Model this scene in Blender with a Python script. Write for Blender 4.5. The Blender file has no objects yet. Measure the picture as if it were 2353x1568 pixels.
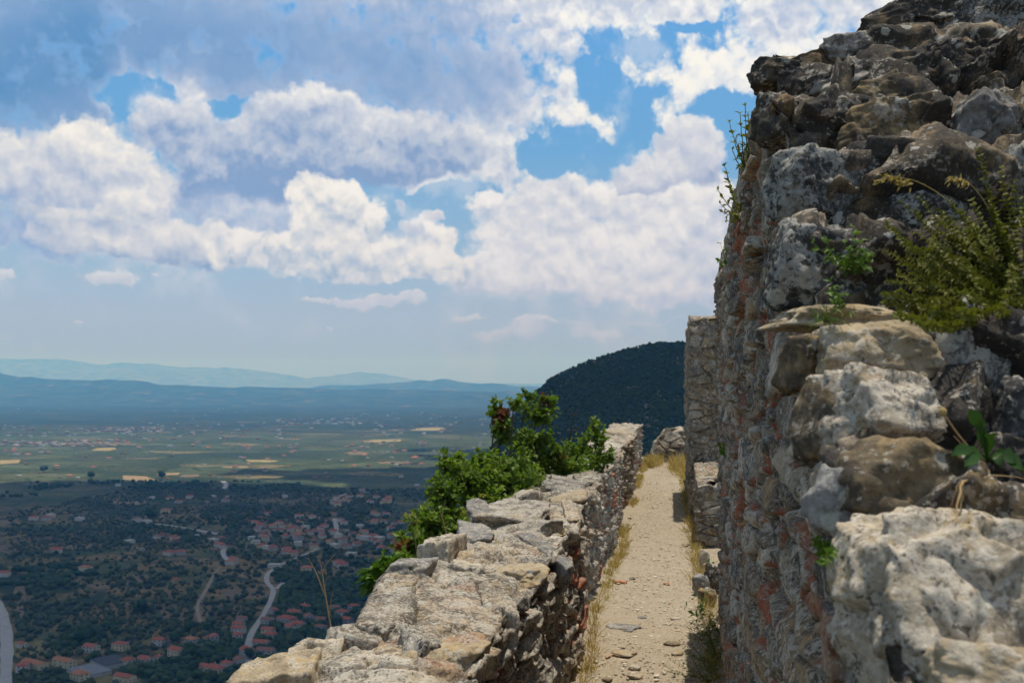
import bpy, math, random
import numpy as np
from mathutils import Vector, Matrix
SC = bpy.context.scene
COL = SC.collection
def want(k): return True
R = math.radians
# ------------------------------------------------------------------ camera
FOC, W0, H0 = 2287.0, 2352.0, 1568.0
PITCH, YAW = math.atan(96/FOC), math.atan(359/FOC)
_rot = Matrix.Rotation(YAW, 3, 'Z') @ Matrix.Rotation(math.pi/2 + PITCH, 3, 'X')
CAMR = np.array(_rot)
def ray(u, v):
    d = CAMR @ np.array([(u-W0/2)/FOC, (H0/2-v)/FOC, -1.0])
    return d/np.linalg.norm(d)
def at_y(u, v, y):                 # point seen at (u, v) on the plane Y = y
    d = ray(u, v); return d*(y/d[1])
def at_z(u, v, z):
    d = ray(u, v); return d*(z/d[2])
def azel(u, v):
    d = ray(u, v); return math.atan2(d[0], d[1]), math.asin(d[2])
cd = bpy.data.cameras.new('camera'); cam = bpy.data.objects.new('camera', cd); COL.objects.link(cam)
cam.rotation_euler = _rot.to_euler()
cd.sensor_width = 36; cd.lens = 36*FOC/W0; cd.clip_start = 0.02; cd.clip_end = 120000
cd.dof.use_dof = True; cd.dof.focus_distance = 3.6; cd.dof.aperture_fstop = 8.5
SC.camera = cam
SC.view_settings.view_transform = 'Standard'; SC.view_settings.look = 'None'
SC.view_settings.exposure = 0.0; SC.view_settings.gamma = 1.0
SC.render.engine = 'CYCLES'
c = SC.cycles
c.max_bounces = 6; c.diffuse_bounces = 3; c.glossy_bounces = 2; c.transmission_bounces = 4
c.transparent_max_bounces = 8; c.volume_bounces = 2; c.use_denoising = True
c.sample_clamp_indirect = 6
try: c.denoiser = 'OPENIMAGEDENOISE'
except Exception: pass
# ------------------------------------------------------------------ numpy noise
def _h(ix, iy, iz, seed):
    with np.errstate(over='ignore'):
        n = (ix.astype(np.uint32)*np.uint32(374761393) + iy.astype(np.uint32)*np.uint32(668265263)
             + iz.astype(np.uint32)*np.uint32(2246822519) + np.uint32((seed*3266489917) & 0xffffffff))
        n = (n ^ (n >> np.uint32(13)))*np.uint32(1274126177)
        n = (n ^ (n >> np.uint32(15)))*np.uint32(2654435761)
        n ^= n >> np.uint32(16)
    return (n & np.uint32(0xffffff)).astype(np.float32)/np.float32(0xffffff)
def vnoise(P, seed=0):
    P = np.asarray(P, dtype=np.float64)
    i = np.floor(P); f = (P-i).astype(np.float32); i = i.astype(np.int64)
    f = f*f*f*(f*(f*6-15)+10)
    x, y, z = i[:, 0], i[:, 1], i[:, 2]; fx, fy, fz = f[:, 0], f[:, 1], f[:, 2]
    def L(a, b, t): return a+(b-a)*t
    r = []
    for dz in (0, 1):
        a = L(_h(x, y, z+dz, seed), _h(x+1, y, z+dz, seed), fx)
        b = L(_h(x, y+1, z+dz, seed), _h(x+1, y+1, z+dz, seed), fx)
        r.append(L(a, b, fy))
    return L(r[0], r[1], fz)*2-1
def fbm(P, seed=0, oct=4, gain=.5, lac=2.03):
    P = np.asarray(P, dtype=np.float64); a, s, t = 1.0, 0, 0
    for k in range(oct):
        s = s+a*vnoise(P, seed+k*17); t += a; a *= gain; P = P*lac+7.31
    return s/t
def worley(P, seed=0, jit=.95):
    """F1, F2, cell random, vector from the nearest site"""
    P = np.asarray(P, dtype=np.float64); i = np.floor(P).astype(np.int64); n = len(P)
    f1 = np.full(n, 9., np.float32); f2 = np.full(n, 9., np.float32)
    cid = np.zeros(n, np.float32); vec = np.zeros((n, 3), np.float32)
    for dx in (-1, 0, 1):
        for dy in (-1, 0, 1):
            for dz in (-1, 0, 1):
                cx, cy, cz = i[:, 0]+dx, i[:, 1]+dy, i[:, 2]+dz
                hx = _h(cx, cy, cz, seed); hy = _h(cx, cy, cz, seed+101); hz = _h(cx, cy, cz, seed+202)
                d = np.stack([P[:, 0]-(cx+.5+(hx-.5)*jit), P[:, 1]-(cy+.5+(hy-.5)*jit), P[:, 2]-(cz+.5+(hz-.5)*jit)], 1).astype(np.float32)
                q = np.sqrt((d*d).sum(1)); m = q < f1
                f2 = np.where(m, f1, np.minimum(f2, q)); f1 = np.where(m, q, f1)
                cid = np.where(m, _h(cx, cy, cz, seed+303), cid); vec = np.where(m[:, None], d, vec)
    return f1, f2, cid, vec
def sstep(a, b, x):
    t = np.clip((x-a)/(b-a), 0, 1); return t*t*(3-2*t)
def frac(x): return x-np.floor(x)
# ------------------------------------------------------------------ mesh helpers
def mesh_np(name, V, F, mat=None, parent=None, attrs=None, smooth=True, link=True, mats=None, mi=None):
    V = np.asarray(V, dtype=np.float32)
    if isinstance(F, (list, tuple)) and len(F) and isinstance(F[0], np.ndarray):
        sizes = np.concatenate([np.full(len(f), f.shape[1], np.int32) for f in F if len(f)])
        idx = np.concatenate([f.ravel() for f in F if len(f)])
    else:
        F = np.asarray(F, dtype=np.int32)
        sizes = np.full(len(F), F.shape[1], np.int32); idx = F.ravel()
    me = bpy.data.meshes.new(name)
    me.vertices.add(len(V)); me.vertices.foreach_set('co', V.ravel())
    me.loops.add(len(idx)); me.loops.foreach_set('vertex_index', idx.astype(np.int32))
    st = np.concatenate([[0], np.cumsum(sizes)[:-1]]).astype(np.int32)
    me.polygons.add(len(sizes)); me.polygons.foreach_set('loop_start', st)
    me.polygons.foreach_set('use_smooth', np.full(len(sizes), smooth, dtype=bool))
    if mi is not None: me.polygons.foreach_set('material_index', np.asarray(mi, dtype=np.int32))
    me.update(calc_edges=True); me.validate()
    for k, a in (attrs or {}).items():
        at = me.attributes.new(k, 'FLOAT', 'POINT'); at.data.foreach_set('value', np.asarray(a, dtype=np.float32))
    for m in (mats or ([mat] if mat else [])): me.materials.append(m)
    o = bpy.data.objects.new(name, me)
    if link: COL.objects.link(o)
    if parent: o.parent = parent
    return o
def grid_faces(nu, nv, off=0):
    a = (np.arange(nu-1)[:, None]*nv+np.arange(nv-1)[None]).ravel()+off
    return np.stack([a, a+nv, a+nv+1, a+1], 1).astype(np.int32)
def tag(o, label=None, cat=None, group=None, kind=None):
    if label: o['label'] = label
    if cat: o['category'] = cat
    if group: o['group'] = group
    if kind: o['kind'] = kind
    return o
def empty(name, loc=(0, 0, 0), rz=0.0):
    o = bpy.data.objects.new(name, None); COL.objects.link(o); o.empty_display_size = .2
    o.location = tuple(float(x) for x in loc); o.rotation_euler = (0, 0, rz); return o
import bmesh
_ico = {}
def ico(sub):
    if sub not in _ico:
        bm = bmesh.new(); bmesh.ops.create_icosphere(bm, subdivisions=sub, radius=1.0)
        bm.verts.ensure_lookup_table()
        V = np.array([v.co[:] for v in bm.verts], dtype=np.float64); V /= np.linalg.norm(V, axis=1)[:, None]
        F = np.array([[v.index for v in f.verts] for f in bm.faces], dtype=np.int32); bm.free()
        _ico[sub] = (V, F)
    return _ico[sub]
def rotm(rx, ry, rz):
    return np.array(Matrix.Rotation(rz, 3, 'Z') @ Matrix.Rotation(ry, 3, 'Y') @ Matrix.Rotation(rx, 3, 'X'))
def tube(pts, rad, n=6):
    """a tapered tube along pts; returns V, F (quads)"""
    pts = np.asarray(pts, dtype=np.float64); rad = np.broadcast_to(np.asarray(rad, dtype=np.float64), (len(pts),))
    t = np.gradient(pts, axis=0); t /= np.linalg.norm(t, axis=1)[:, None]+1e-12
    up = np.array([0.31, 0.17, 0.93]); a = np.cross(t, up); a /= np.linalg.norm(a, axis=1)[:, None]+1e-12
    b = np.cross(t, a); ang = np.arange(n)*2*math.pi/n
    V = (pts[:, None]+rad[:, None, None]*(np.cos(ang)[None, :, None]*a[:, None]+np.sin(ang)[None, :, None]*b[:, None])).reshape(-1, 3)
    i = np.arange(len(pts)-1)[:, None]*n; k = np.arange(n)[None]; k2 = (k+1) % n
    F = np.stack([i+k, i+n+k, i+n+k2, i+k2], 2).reshape(-1, 4).astype(np.int32)
    return V, F
class Acc:
    def __init__(s): s.V = []; s.T = []; s.Q = []; s.n = 0; s.a = []
    def add(s, V, F, a=0.0):
        V = np.asarray(V); F = np.asarray(F, dtype=np.int32)
        s.V.append(V); (s.T if F.shape[1] == 3 else s.Q).append(F+s.n); s.n += len(V)
        s.a.append(np.broadcast_to(np.asarray(a, dtype=np.float32), (len(V),)))
    def build(s, name, mat, parent=None, smooth=True, attr='rnd'):
        fs = [np.concatenate(x) for x in (s.T, s.Q) if x]
        return mesh_np(name, np.concatenate(s.V), fs, mat, parent, {attr: np.concatenate(s.a)}, smooth)
# ------------------------------------------------------------------ node helpers
class NT:
    def __init__(s, tree): s.t = tree; s.N = tree.nodes; s.L = tree.links
    def n(s, typ, **kw):
        nd = s.N.new(typ)
        for k, v in kw.items():
            if k == 'ins':
                for i, x in v.items():
                    if isinstance(x, bpy.types.NodeSocket): s.L.new(x, nd.inputs[i])
                    else: nd.inputs[i].default_value = x
            else: setattr(nd, k, v)
        return nd
    def math(s, op, a, b=0.0, cc=None, clamp=False):
        d = {0: a, 1: b}
        if cc is not None: d[2] = cc
        return s.n('ShaderNodeMath', operation=op, use_clamp=clamp, ins=d).outputs[0]
    def vmath(s, op, a, b=(0, 0, 0), cc=None):
        d = {0: a, 1: b}
        if cc is not None: d[2] = cc
        nd = s.n('ShaderNodeVectorMath', operation=op, ins=d)
        return nd.outputs['Value'] if op in ('DOT_PRODUCT', 'LENGTH', 'DISTANCE') else nd.outputs[0]
    def mix(s, f, a, b, typ='MIX'):
        nd = s.n('ShaderNodeMix', data_type='RGBA', blend_type=typ)
        for i, x in ((0, f), (6, a), (7, b)):
            if isinstance(x, bpy.types.NodeSocket): s.L.new(x, nd.inputs[i])
            else: nd.inputs[i].default_value = x if i == 0 else (tuple(x)+(1,))[:4]
        return nd.outputs[2]
    def ramp(s, f, stops, interp='LINEAR'):
        nd = s.n('ShaderNodeValToRGB', ins={0: f}); e = nd.color_ramp; e.interpolation = interp
        while len(e.elements) < len(stops): e.elements.new(.5)
        for el, (p, cc) in zip(e.elements, stops):
            el.position = p; el.color = (tuple(cc)+(1,))[:4] if not isinstance(cc, (int, float)) else (cc, cc, cc, 1)
        return nd.outputs[0]
    def maprange(s, x, a, b, cc=0.0, d=1.0, smooth=False):
        nd = s.n('ShaderNodeMapRange', ins={0: x, 1: a, 2: b, 3: cc, 4: d})
        if smooth: nd.interpolation_type = 'SMOOTHSTEP'
        return nd.outputs[0]
    def noise(s, vec, scale, detail=4.0, rough=.55, dist=0.0, out=0, dim='3D'):
        nd = s.n('ShaderNodeTexNoise', noise_dimensions=dim, ins={'Vector': vec, 'Scale': scale, 'Detail': detail, 'Roughness': rough, 'Distortion': dist})
        return nd.outputs[out]
    def voro(s, vec, scale, feature='F1', out='Distance', rand=1.0, dim='3D', **kw):
        nd = s.n('ShaderNodeTexVoronoi', feature=feature, voronoi_dimensions=dim, ins={'Vector': vec, 'Scale': scale, 'Randomness': rand})
        for k, v in kw.items(): nd.inputs[k].default_value = v
        return nd.outputs[out]
    def attr(s, name, out='Fac'): return s.n('ShaderNodeAttribute', attribute_name=name).outputs[out]
def new_mat(name):
    m = bpy.data.materials.new(name); m.use_nodes = True; m.node_tree.nodes.clear()
    nt = NT(m.node_tree); out = nt.n('ShaderNodeOutputMaterial'); return m, nt, out
def principled(nt, out, col, rough=.85, bump=None, bstr=.3, bdist=.01, spec=.3):
    b = nt.n('ShaderNodeBsdfPrincipled', ins={'Roughness': rough, 'Specular IOR Level': spec})
    if isinstance(col, bpy.types.NodeSocket): nt.L.new(col, b.inputs['Base Color'])
    else: b.inputs['Base Color'].default_value = (tuple(col)+(1,))[:4]
    if bump is not None:
        bp = nt.n('ShaderNodeBump', ins={'Strength': bstr, 'Distance': bdist, 'Height': bump}); nt.L.new(bp.outputs[0], b.inputs['Normal'])
    nt.L.new(b.outputs[0], out.inputs[0]); return b

def surf(u, v, back=.012, far=60.0):
    """first built surface met along the view through (u, v), a little in front of it"""
    d = ray(u, v); hit, loc, *_ = SC.ray_cast(bpy.context.evaluated_depsgraph_get(), Vector((0, 0, 0)), Vector(d), distance=far)
    return (np.array(loc)-d*back) if hit else d*far
# ------------------------------------------------------------------ light and sky
SUN_DIR = np.array([0.088, 0.085, 1.0]); SUN_DIR /= np.linalg.norm(SUN_DIR)
SUN_EL = math.asin(SUN_DIR[2]); SUN_AZ = math.atan2(SUN_DIR[0], SUN_DIR[1])
sl = bpy.data.lights.new('sun', 'SUN'); sl.energy = 4.0; sl.angle = R(.53); sl.color = (1.0, .94, .84)
so = bpy.data.objects.new('sun', sl); COL.objects.link(so)
so.rotation_euler = Vector(-SUN_DIR).to_track_quat('-Z', 'Y').to_euler(); so.location = (0, 0, 40)
world = bpy.data.worlds.new('World'); SC.world = world; world.use_nodes = True
world.node_tree.nodes.clear()
wt = NT(world.node_tree)
STR = 0.1
wout = wt.n('ShaderNodeOutputWorld'); bg = wt.n('ShaderNodeBackground', ins={1: STR})
sky = wt.n('ShaderNodeTexSky', sky_type='NISHITA', sun_disc=False, sun_elevation=SUN_EL, sun_rotation=SUN_AZ, altitude=600, air_density=1.0, dust_density=1.2, ozone_density=1.6)
geo = wt.n('ShaderNodeTexCoord').outputs['Generated']
sep = wt.n('ShaderNodeSeparateXYZ', ins={0: geo})
az = wt.math('ARCTAN2', sep.outputs[0], sep.outputs[1]); el = wt.math('ARCSINE', sep.outputs[2])
P0 = wt.n('ShaderNodeCombineXYZ', ins={0: az, 1: el}).outputs[0]
def S(r, g, b):
    f = lambda x: ((x/255+.055)/1.055)**2.4 if x > 10 else x/3294.6
    return (f(r), f(g), f(b))
sxe = lambda v: azel(1176, v)[1]
# warped directions give every cloud ragged, billowing edges
w1 = wt.noise(P0, 9.0, 2, .5, out=1, dim='2D'); w2 = wt.noise(P0, 36.0, 3, .62, out=1, dim='2D')
P1 = wt.vmath('MULTIPLY_ADD', wt.vmath('SUBTRACT', w1, (.5, .5, .5)), (.060, .040, 0), P0)
P1 = wt.vmath('MULTIPLY_ADD', wt.vmath('SUBTRACT', w2, (.5, .5, .5)), (.026, .022, 0), P1)
dn = wt.math('SUBTRACT', wt.noise(P0, 26.0, 7, .60, dim='2D'), .5)
Pw = wt.vmath('MULTIPLY_ADD', wt.vmath('SUBTRACT', w2, (.5, .5, .5)), (.018, .015, 0), P0)
VK = dict(dim='2D', Smoothness=.22, Detail=1.8, Roughness=.58, Lacunarity=2.6)
b1 = wt.voro(Pw, 26.0, 'SMOOTH_F1', **VK)
b2 = wt.voro(wt.vmath('ADD', Pw, (.0025, .0115, 0)), 26.0, 'SMOOTH_F1', **VK)
rel = wt.math('SUBTRACT', b2, b1)                       # lit side of each billow
soft = wt.math('SUBTRACT', wt.noise(P1, 7.0, 3, .5, dim='2D'), .5)
edge_n = wt.math('ADD', wt.math('MULTIPLY', dn, 1.25), wt.math('MULTIPLY_ADD', b1, -.55, .22))
def gauss(vec, u, v, ru, rv):
    a, e = azel(u, v); sx, sy = FOC/ru, FOC/rv
    q = wt.vmath('MULTIPLY_ADD', vec, (sx, sy, 0), (-a*sx, -e*sy, 0))
    return wt.math('POWER', .3679, wt.vmath('DOT_PRODUCT', q, q)), q
def blobs(vec, items, start):
    acc = start
    for (u, v, ru, rv, wgt) in items: acc = wt.math('MULTIPLY_ADD', gauss(vec, u, v, ru, rv)[0], wgt, acc)
    return acc
def layer(under, items, amp, w, base, top, lift=.5, kh=.42, krel=.55, rim=.22, ksoft=.35, cut=.42):
    """one bank of cumulus over what is behind it: pale where a heap bulges up or thins out at its rim, grey-blue towards its base"""
    den = None; hh = None
    for (u, v, ru, rv, wgt) in items:
        g, q = gauss(P1, u, v, ru, rv); g = wt.math('MULTIPLY', g, wgt) if wgt != 1 else g
        y = wt.vmath('DOT_PRODUCT', q, (0, 1, 0))
        den = g if den is None else wt.math('ADD', den, g); hh = wt.math('MULTIPLY', g, y) if hh is None else wt.math('MULTIPLY_ADD', g, y, hh)
    hgt = wt.math('DIVIDE', hh, wt.math('MAXIMUM', den, .02))
    D = wt.math('MULTIPLY_ADD', edge_n, amp, wt.math('SUBTRACT', den, cut))
    m = wt.maprange(D, 0.0, w, smooth=True)
    L = wt.math('MULTIPLY_ADD', hgt, kh, lift)
    L = wt.math('MULTIPLY_ADD', rel, krel, L); L = wt.math('MULTIPLY_ADD', soft, ksoft, L)
    L = wt.math('ADD', L, wt.maprange(D, .03, .34, rim, 0.0), clamp=True)
    mid = tuple(.45*a+.55*b for a, b in zip(base, top))
    return wt.mix(m, under, wt.ramp(L, [(0, base), (.42, mid), (.78, top), (1, tuple(min(1.15, x*1.06) for x in top))]))
clear = wt.ramp(wt.maprange(el, sxe(900), sxe(100)), [(0, S(186, 206, 222)), (.2, S(194, 214, 231)), (.42, S(166, 203, 235)), (.7, S(112, 180, 238)), (1, S(100, 174, 242))])
clear = wt.mix(.22, clear, wt.mix(1.0, sky.outputs[0], (STR, STR, STR), 'MULTIPLY'))
# thin milky veil low down and shreds in the blue gaps
clear = wt.mix(wt.math('MULTIPLY', wt.maprange(wt.math('ADD', dn, soft), -.02, .30, smooth=True), .42), clear, S(226, 234, 243))
# --- the high sheet: dull and smooth at the upper left, white at the right, torn open in a few places
HOLES = [(335, 232, 66, 50, -1.25), (545, 238, 64, 22, -1.2), (1385, 190, 115, 52, -1.12), (1470, 103, 110, 24, -1.2), (1580, 48, 66, 14, -.9), (1345, 372, 125, 54, -1.28), (1480, 318, 64, 66, -1.35), (1655, 318, 62, 74, -1.5), (1630, 255, 56, 34, -.9),
  (845, 425, 50, 46, -1.3), (965, 478, 130, 40, -1.4), (1092, 530, 52, 95, -1.5), (1060, 440, 66, 22, -1.0), (1235, 345, 50, 30, -.9), (1290, 330, 54, 40, -.6), (1705, 350, 30, 30, -.6), (1760, 250, 60, 60, -.4)]
cov = blobs(P1, HOLES, wt.maprange(el, sxe(720), sxe(560), -.55, .80, smooth=True))
Dm = wt.math('MULTIPLY_ADD', edge_n, 1.25, cov); msk = wt.maprange(Dm, -.10, .52, smooth=True)
TONES = [(150, 100, 330, 160, -.34), (60, 200, 260, 80, -.16), (480, 70, 380, 120, -.20), (900, 130, 300, 110, -.22), (1000, 215, 240, 70, -.16), (1200, 150, 140, 90, -.10), (1400, 8, 120, 24, -.30), (1850, 10, 160, 30, -.2),
  (1290, 60, 150, 70, .12), (1600, 170, 260, 110, .22), (1390, 225, 50, 34, .2), (1270, 260, 60, 110, .2), (300, 165, 24, 50, .22), (400, 190, 60, 26, .28), (440, 215, 40, 30, .22), (270, 245, 24, 22, .28), (90, 520, 300, 50, -.12), (600, 600, 400, 40, -.16), (1430, 690, 300, 50, -.12)]
Lb = blobs(P1, TONES, wt.maprange(az, azel(200, 300)[0], azel(1700, 300)[0], .46, .74))
Lb = wt.math('MULTIPLY_ADD', soft, .45, wt.math('MULTIPLY_ADD', rel, wt.maprange(Lb, .2, .7, .05, .40), Lb))
Lb = wt.math('ADD', Lb, wt.maprange(Dm, .12, .5, .22, 0.0), clamp=True)
col = wt.mix(msk, clear, wt.ramp(Lb, [(0, S(100, 150, 204)), (.22, S(136, 170, 216)), (.45, S(174, 193, 226)), (.65, S(214, 222, 238)), (.85, S(243, 246, 250)), (1, S(254, 254, 250))]))
GREY, LILAC, WHT, CREAM = S(140, 168, 212), S(166, 185, 220), S(247, 248, 250), S(251, 250, 246)
# --- banks of cumulus, far to near
col = layer(col, [(1250, 420, 90, 34, .9), (1400, 470, 260, 60, 1), (1590, 480, 130, 66, 1), (1120, 462, 70, 22, .9), (1210, 545, 110, 60, 1), (1420, 570, 270, 60, 1), (1640, 560, 130, 90, 1), (1100, 640, 140, 40, .9), (1350, 660, 240, 60, .9), (1580, 650, 200, 70, .9)], .75, .5, S(172, 190, 222), WHT, .60, .32, .46, .24, .75, .36)
col = layer(col, [(1510, 385, 90, 62, 1), (1568, 305, 46, 44, 1), (1605, 370, 52, 64, 1), (1450, 420, 60, 34, .9), (955, 518, 84, 22, 1), (905, 465, 34, 27, 1), (1010, 500, 36, 20, .8)], .62, .42, S(158, 176, 214), WHT, .44, .30, .35, .42, .3, .42)
col = layer(col, [(110, 335, 170, 56, 1), (40, 400, 120, 50, 1), (215, 345, 80, 60, 1), (300, 420, 90, 70, .9), (180, 470, 160, 50, .9)], .66, .5, LILAC, CREAM, .46, .44, .42, .26, .6)
col = layer(col, [(330, 305, 100, 48, 1), (430, 270, 66, 60, 1), (590, 340, 190, 80, 1), (690, 255, 110, 36, 1), (745, 225, 56, 40, 1), (540, 420, 250, 75, 1), (790, 340, 140, 80, 1), (960, 370, 150, 50, .9), (1060, 330, 130, 50, .8), (880, 290, 160, 60, .8)], .66, .52, GREY, WHT, .22, .46, .34, .36, .62, .42)
col = layer(col, [(100, 490, 190, 34, 1), (255, 470, 80, 46, 1), (420, 545, 190, 36, 1), (250, 560, 220, 30, .9), (560, 590, 240, 30, .9)], .6, .46, S(150, 174, 212), CREAM, .42, .50, .35, .2, .5)
col = layer(col, [(755, 480, 92, 76, 1), (700, 455, 56, 50, 1), (832, 520, 44, 48, 1), (640, 555, 140, 42, 1), (545, 565, 90, 34, .9), (890, 585, 150, 54, 1), (1020, 560, 66, 50, 1), (1055, 635, 66, 34, .9), (800, 620, 220, 30, .9)], .66, .38, S(164, 188, 218), CREAM, .64, .34, .66, .20, .30)
col = layer(col, [(255, 643, 64, 24, 1.2), (322, 655, 24, 13, 1), (22, 637, 34, 17, 1.2), (372, 632, 13, 9, 1), (192, 743, 22, 10, 1.2), (830, 688, 94, 19, 1.1), (735, 690, 34, 9, .9), (905, 690, 50, 13, .9), (752, 763, 12, 9, 1.2), (40, 770, 16, 5, .9), (1180, 768, 110, 19, 1), (1260, 742, 120, 13, .8), (1400, 765, 76, 18, 1), (1080, 722, 90, 9, .9), (1520, 738, 90, 8, .9)], .5, .42, S(186, 200, 222), S(232, 237, 242), .62, .34, .4, .1, .3, .40)
# low down everything pales into the air; the backdrop starts out less blue because the valley's air adds blue in front of it
col = wt.mix(wt.maprange(el, sxe(900), sxe(560), .55, 0.0, smooth=True), col, S(188, 206, 222))
col = wt.mix(1.0, col, wt.ramp(wt.maprange(el, sxe(880), sxe(0)), [(0, (.66, .61, 1.0)), (.12, (.74, .74, 1.0)), (.30, (.82, .86, 1.0)), (.6, (.94, .96, 1.0)), (1, (1, 1, 1))]), 'MULTIPLY')
wt.L.new(wt.mix(1.0, col, (1/STR, 1/STR, 1/STR), 'MULTIPLY'), bg.inputs[0])
# the rest of the dome (overhead and behind): open sky with plain broken cloud
bg2 = wt.n('ShaderNodeBackground', ins={1: STR*.82})
far_cl = wt.maprange(wt.noise(geo, 3.2, 2, .55), .42, .60, smooth=True)
wt.L.new(wt.mix(wt.math('MULTIPLY_ADD', far_cl, .6, .08), wt.mix(.5, sky.outputs[0], tuple(x/STR for x in S(112, 178, 234))), tuple(x/STR for x in S(226, 226, 226))), bg2.inputs[0])
edge = wt.math('MULTIPLY', wt.maprange(wt.math('ABSOLUTE', wt.math('ADD', az, .16)), .95, .75), wt.maprange(el, .56, .42))
msh = wt.n('ShaderNodeMixShader', ins={0: edge}); wt.L.new(bg2.outputs[0], msh.inputs[1]); wt.L.new(bg.outputs[0], msh.inputs[2])
wt.L.new(msh.outputs[0], wout.inputs[0])
world.cycles.sampling_method = 'NONE'
# ------------------------------------------------------------------ the valley: air, plain, hills, clouds overhead
ZP = -250.0
rs = np.random.RandomState(7)
def haze_box():
    x0, x1, y0, y1, z0, z1 = -24000, 16000, -900, 33000, ZP-1.5, 760
    V = np.array([[x, y, z] for x in (x0, x1) for y in (y0, y1) for z in (z0, z1)])
    F = np.array([[0, 1, 3, 2], [4, 6, 7, 5], [0, 4, 5, 1], [2, 3, 7, 6], [0, 2, 6, 4], [1, 5, 7, 3]])
    m, nt, out = new_mat('haze')
    pv = nt.n('ShaderNodeVolumePrincipled', ins={'Color': (.11, .44, 1.0, 1), 'Absorption Color': (1, 1, 1, 1), 'Density': 8.8e-5, 'Anisotropy': 0.0})
    nt.L.new(pv.outputs[0], out.inputs['Volume'])
    tag(mesh_np('haze', V, F, m, smooth=False), 'pale blue summer haze over the valley', 'haze', kind='stuff')
def ground_mat():
    m, nt, out = new_mat('plain')
    p = nt.n('ShaderNodeNewGeometry').outputs['Position']
    p2 = nt.vmath('MULTIPLY', p, (1, 1, 0))
    wv = nt.vmath('MULTIPLY_ADD', nt.vmath('SUBTRACT', nt.noise(p2, .004, 3, out=1), (.5, .5, .5)), (160, 160, 0), p2)
    fcell = nt.voro(nt.vmath('MULTIPLY', wv, (.8, 1.25, 1)), .0075, 'F1', 'Color', dim='2D')      # field by field
    fx = nt.n('ShaderNodeSeparateColor', ins={0: fcell})
    base = nt.ramp(fx.outputs[0], [(0, (.030, .046, .018)), (.30, (.046, .068, .024)), (.5, (.070, .090, .034)), (.66, (.095, .100, .045)), (.8, (.125, .100, .055)), (.93, (.20, .155, .08)), (1, (.30, .23, .11))], 'CONSTANT')
    green = nt.ramp(fx.outputs[1], [(0, (.045, .070, .030)), (.35, (.070, .098, .045)), (.7, (.085, .115, .055)), (.94, (.26, .21, .10))], 'CONSTANT')
    sy = nt.n('ShaderNodeSeparateXYZ', ins={0: p})
    # lighter crops on the middle plain
    mid = nt.math('MULTIPLY', nt.maprange(sy.outputs[1], 1900, 2600, smooth=True), nt.maprange(sy.outputs[1], 5000, 4200, smooth=True))
    col = nt.mix(nt.math('MULTIPLY', mid, .75), base, green)
    dry = nt.maprange(nt.noise(p2, .011, 5, .6), .44, .60, smooth=True)
    near = nt.maprange(sy.outputs[1], 2400, 1500, .15, 1.0)
    col = nt.mix(nt.math('MULTIPLY', dry, near), col, (.215, .15, .072))
    # scrub and tree speckle, groves too far to be built tree by tree
    tree = nt.maprange(nt.voro(p2, .085, 'F1', dim='2D'), .52, .30, smooth=True)
    far = nt.maprange(sy.outputs[1], 1400, 2600, .25, .85)
    grove = nt.maprange(nt.noise(p2, .0035, 4, .6), .40, .52, smooth=True)
    col = nt.mix(nt.math('MULTIPLY', nt.math('MULTIPLY', tree, far), grove), col, (.018, .030, .014))
    hed = nt.math('MULTIPLY', nt.maprange(nt.voro(nt.vmath('MULTIPLY', wv, (.8, 1.25, 1)), .0075, 'DISTANCE_TO_EDGE', dim='2D'), .07, .03), nt.maprange(nt.noise(p2, .006, 3), .42, .55))
    cop = nt.maprange(nt.noise(p2, .016, 5, .62), .60, .64)
    col = nt.mix(nt.math('MULTIPLY', nt.math('MAXIMUM', hed, cop), .85), col, (.020, .036, .016))
    big = nt.noise(p2, .0011, 5, .6)
    col = nt.mix(nt.maprange(big, .50, .66, 0, .75, smooth=True), col, (.020, .036, .018))
    col = nt.mix(nt.math('MULTIPLY', nt.maprange(sy.outputs[1], 4300, 5600, smooth=True), nt.maprange(nt.noise(p2, .0016, 5, .6), .36, .56, .45, .9)), col, (.018, .027, .015))  # far groves, also painted darker with distance in place of cloud shadow
    fin = nt.noise(p2, .12, 4, .65)
    col = nt.mix(1.0, col, nt.ramp(fin, [(.25, .55), (.75, 1.4)]), 'MULTIPLY')
    principled(nt, out, col, .95, spec=.1)
    return m
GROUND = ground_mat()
def plain():
    y = np.concatenate([np.linspace(-800, 6000, 120), np.linspace(6100, 32900, 54)]); x = np.concatenate([np.linspace(-23900, -3000, 30), np.linspace(-2900, 2500, 120), np.linspace(2700, 15900, 22)])
    X, Y = np.meshgrid(x, y, indexing='ij'); P = np.stack([X.ravel(), Y.ravel(), np.zeros(X.size)], 1)
    z = ZP + .0*P[:, 0]
    P[:, 2] = z
    tag(mesh_np('plain', P, grid_faces(len(x), len(y)), GROUND), 'wide flat valley floor of olive groves and fields', 'plain', kind='structure')
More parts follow.
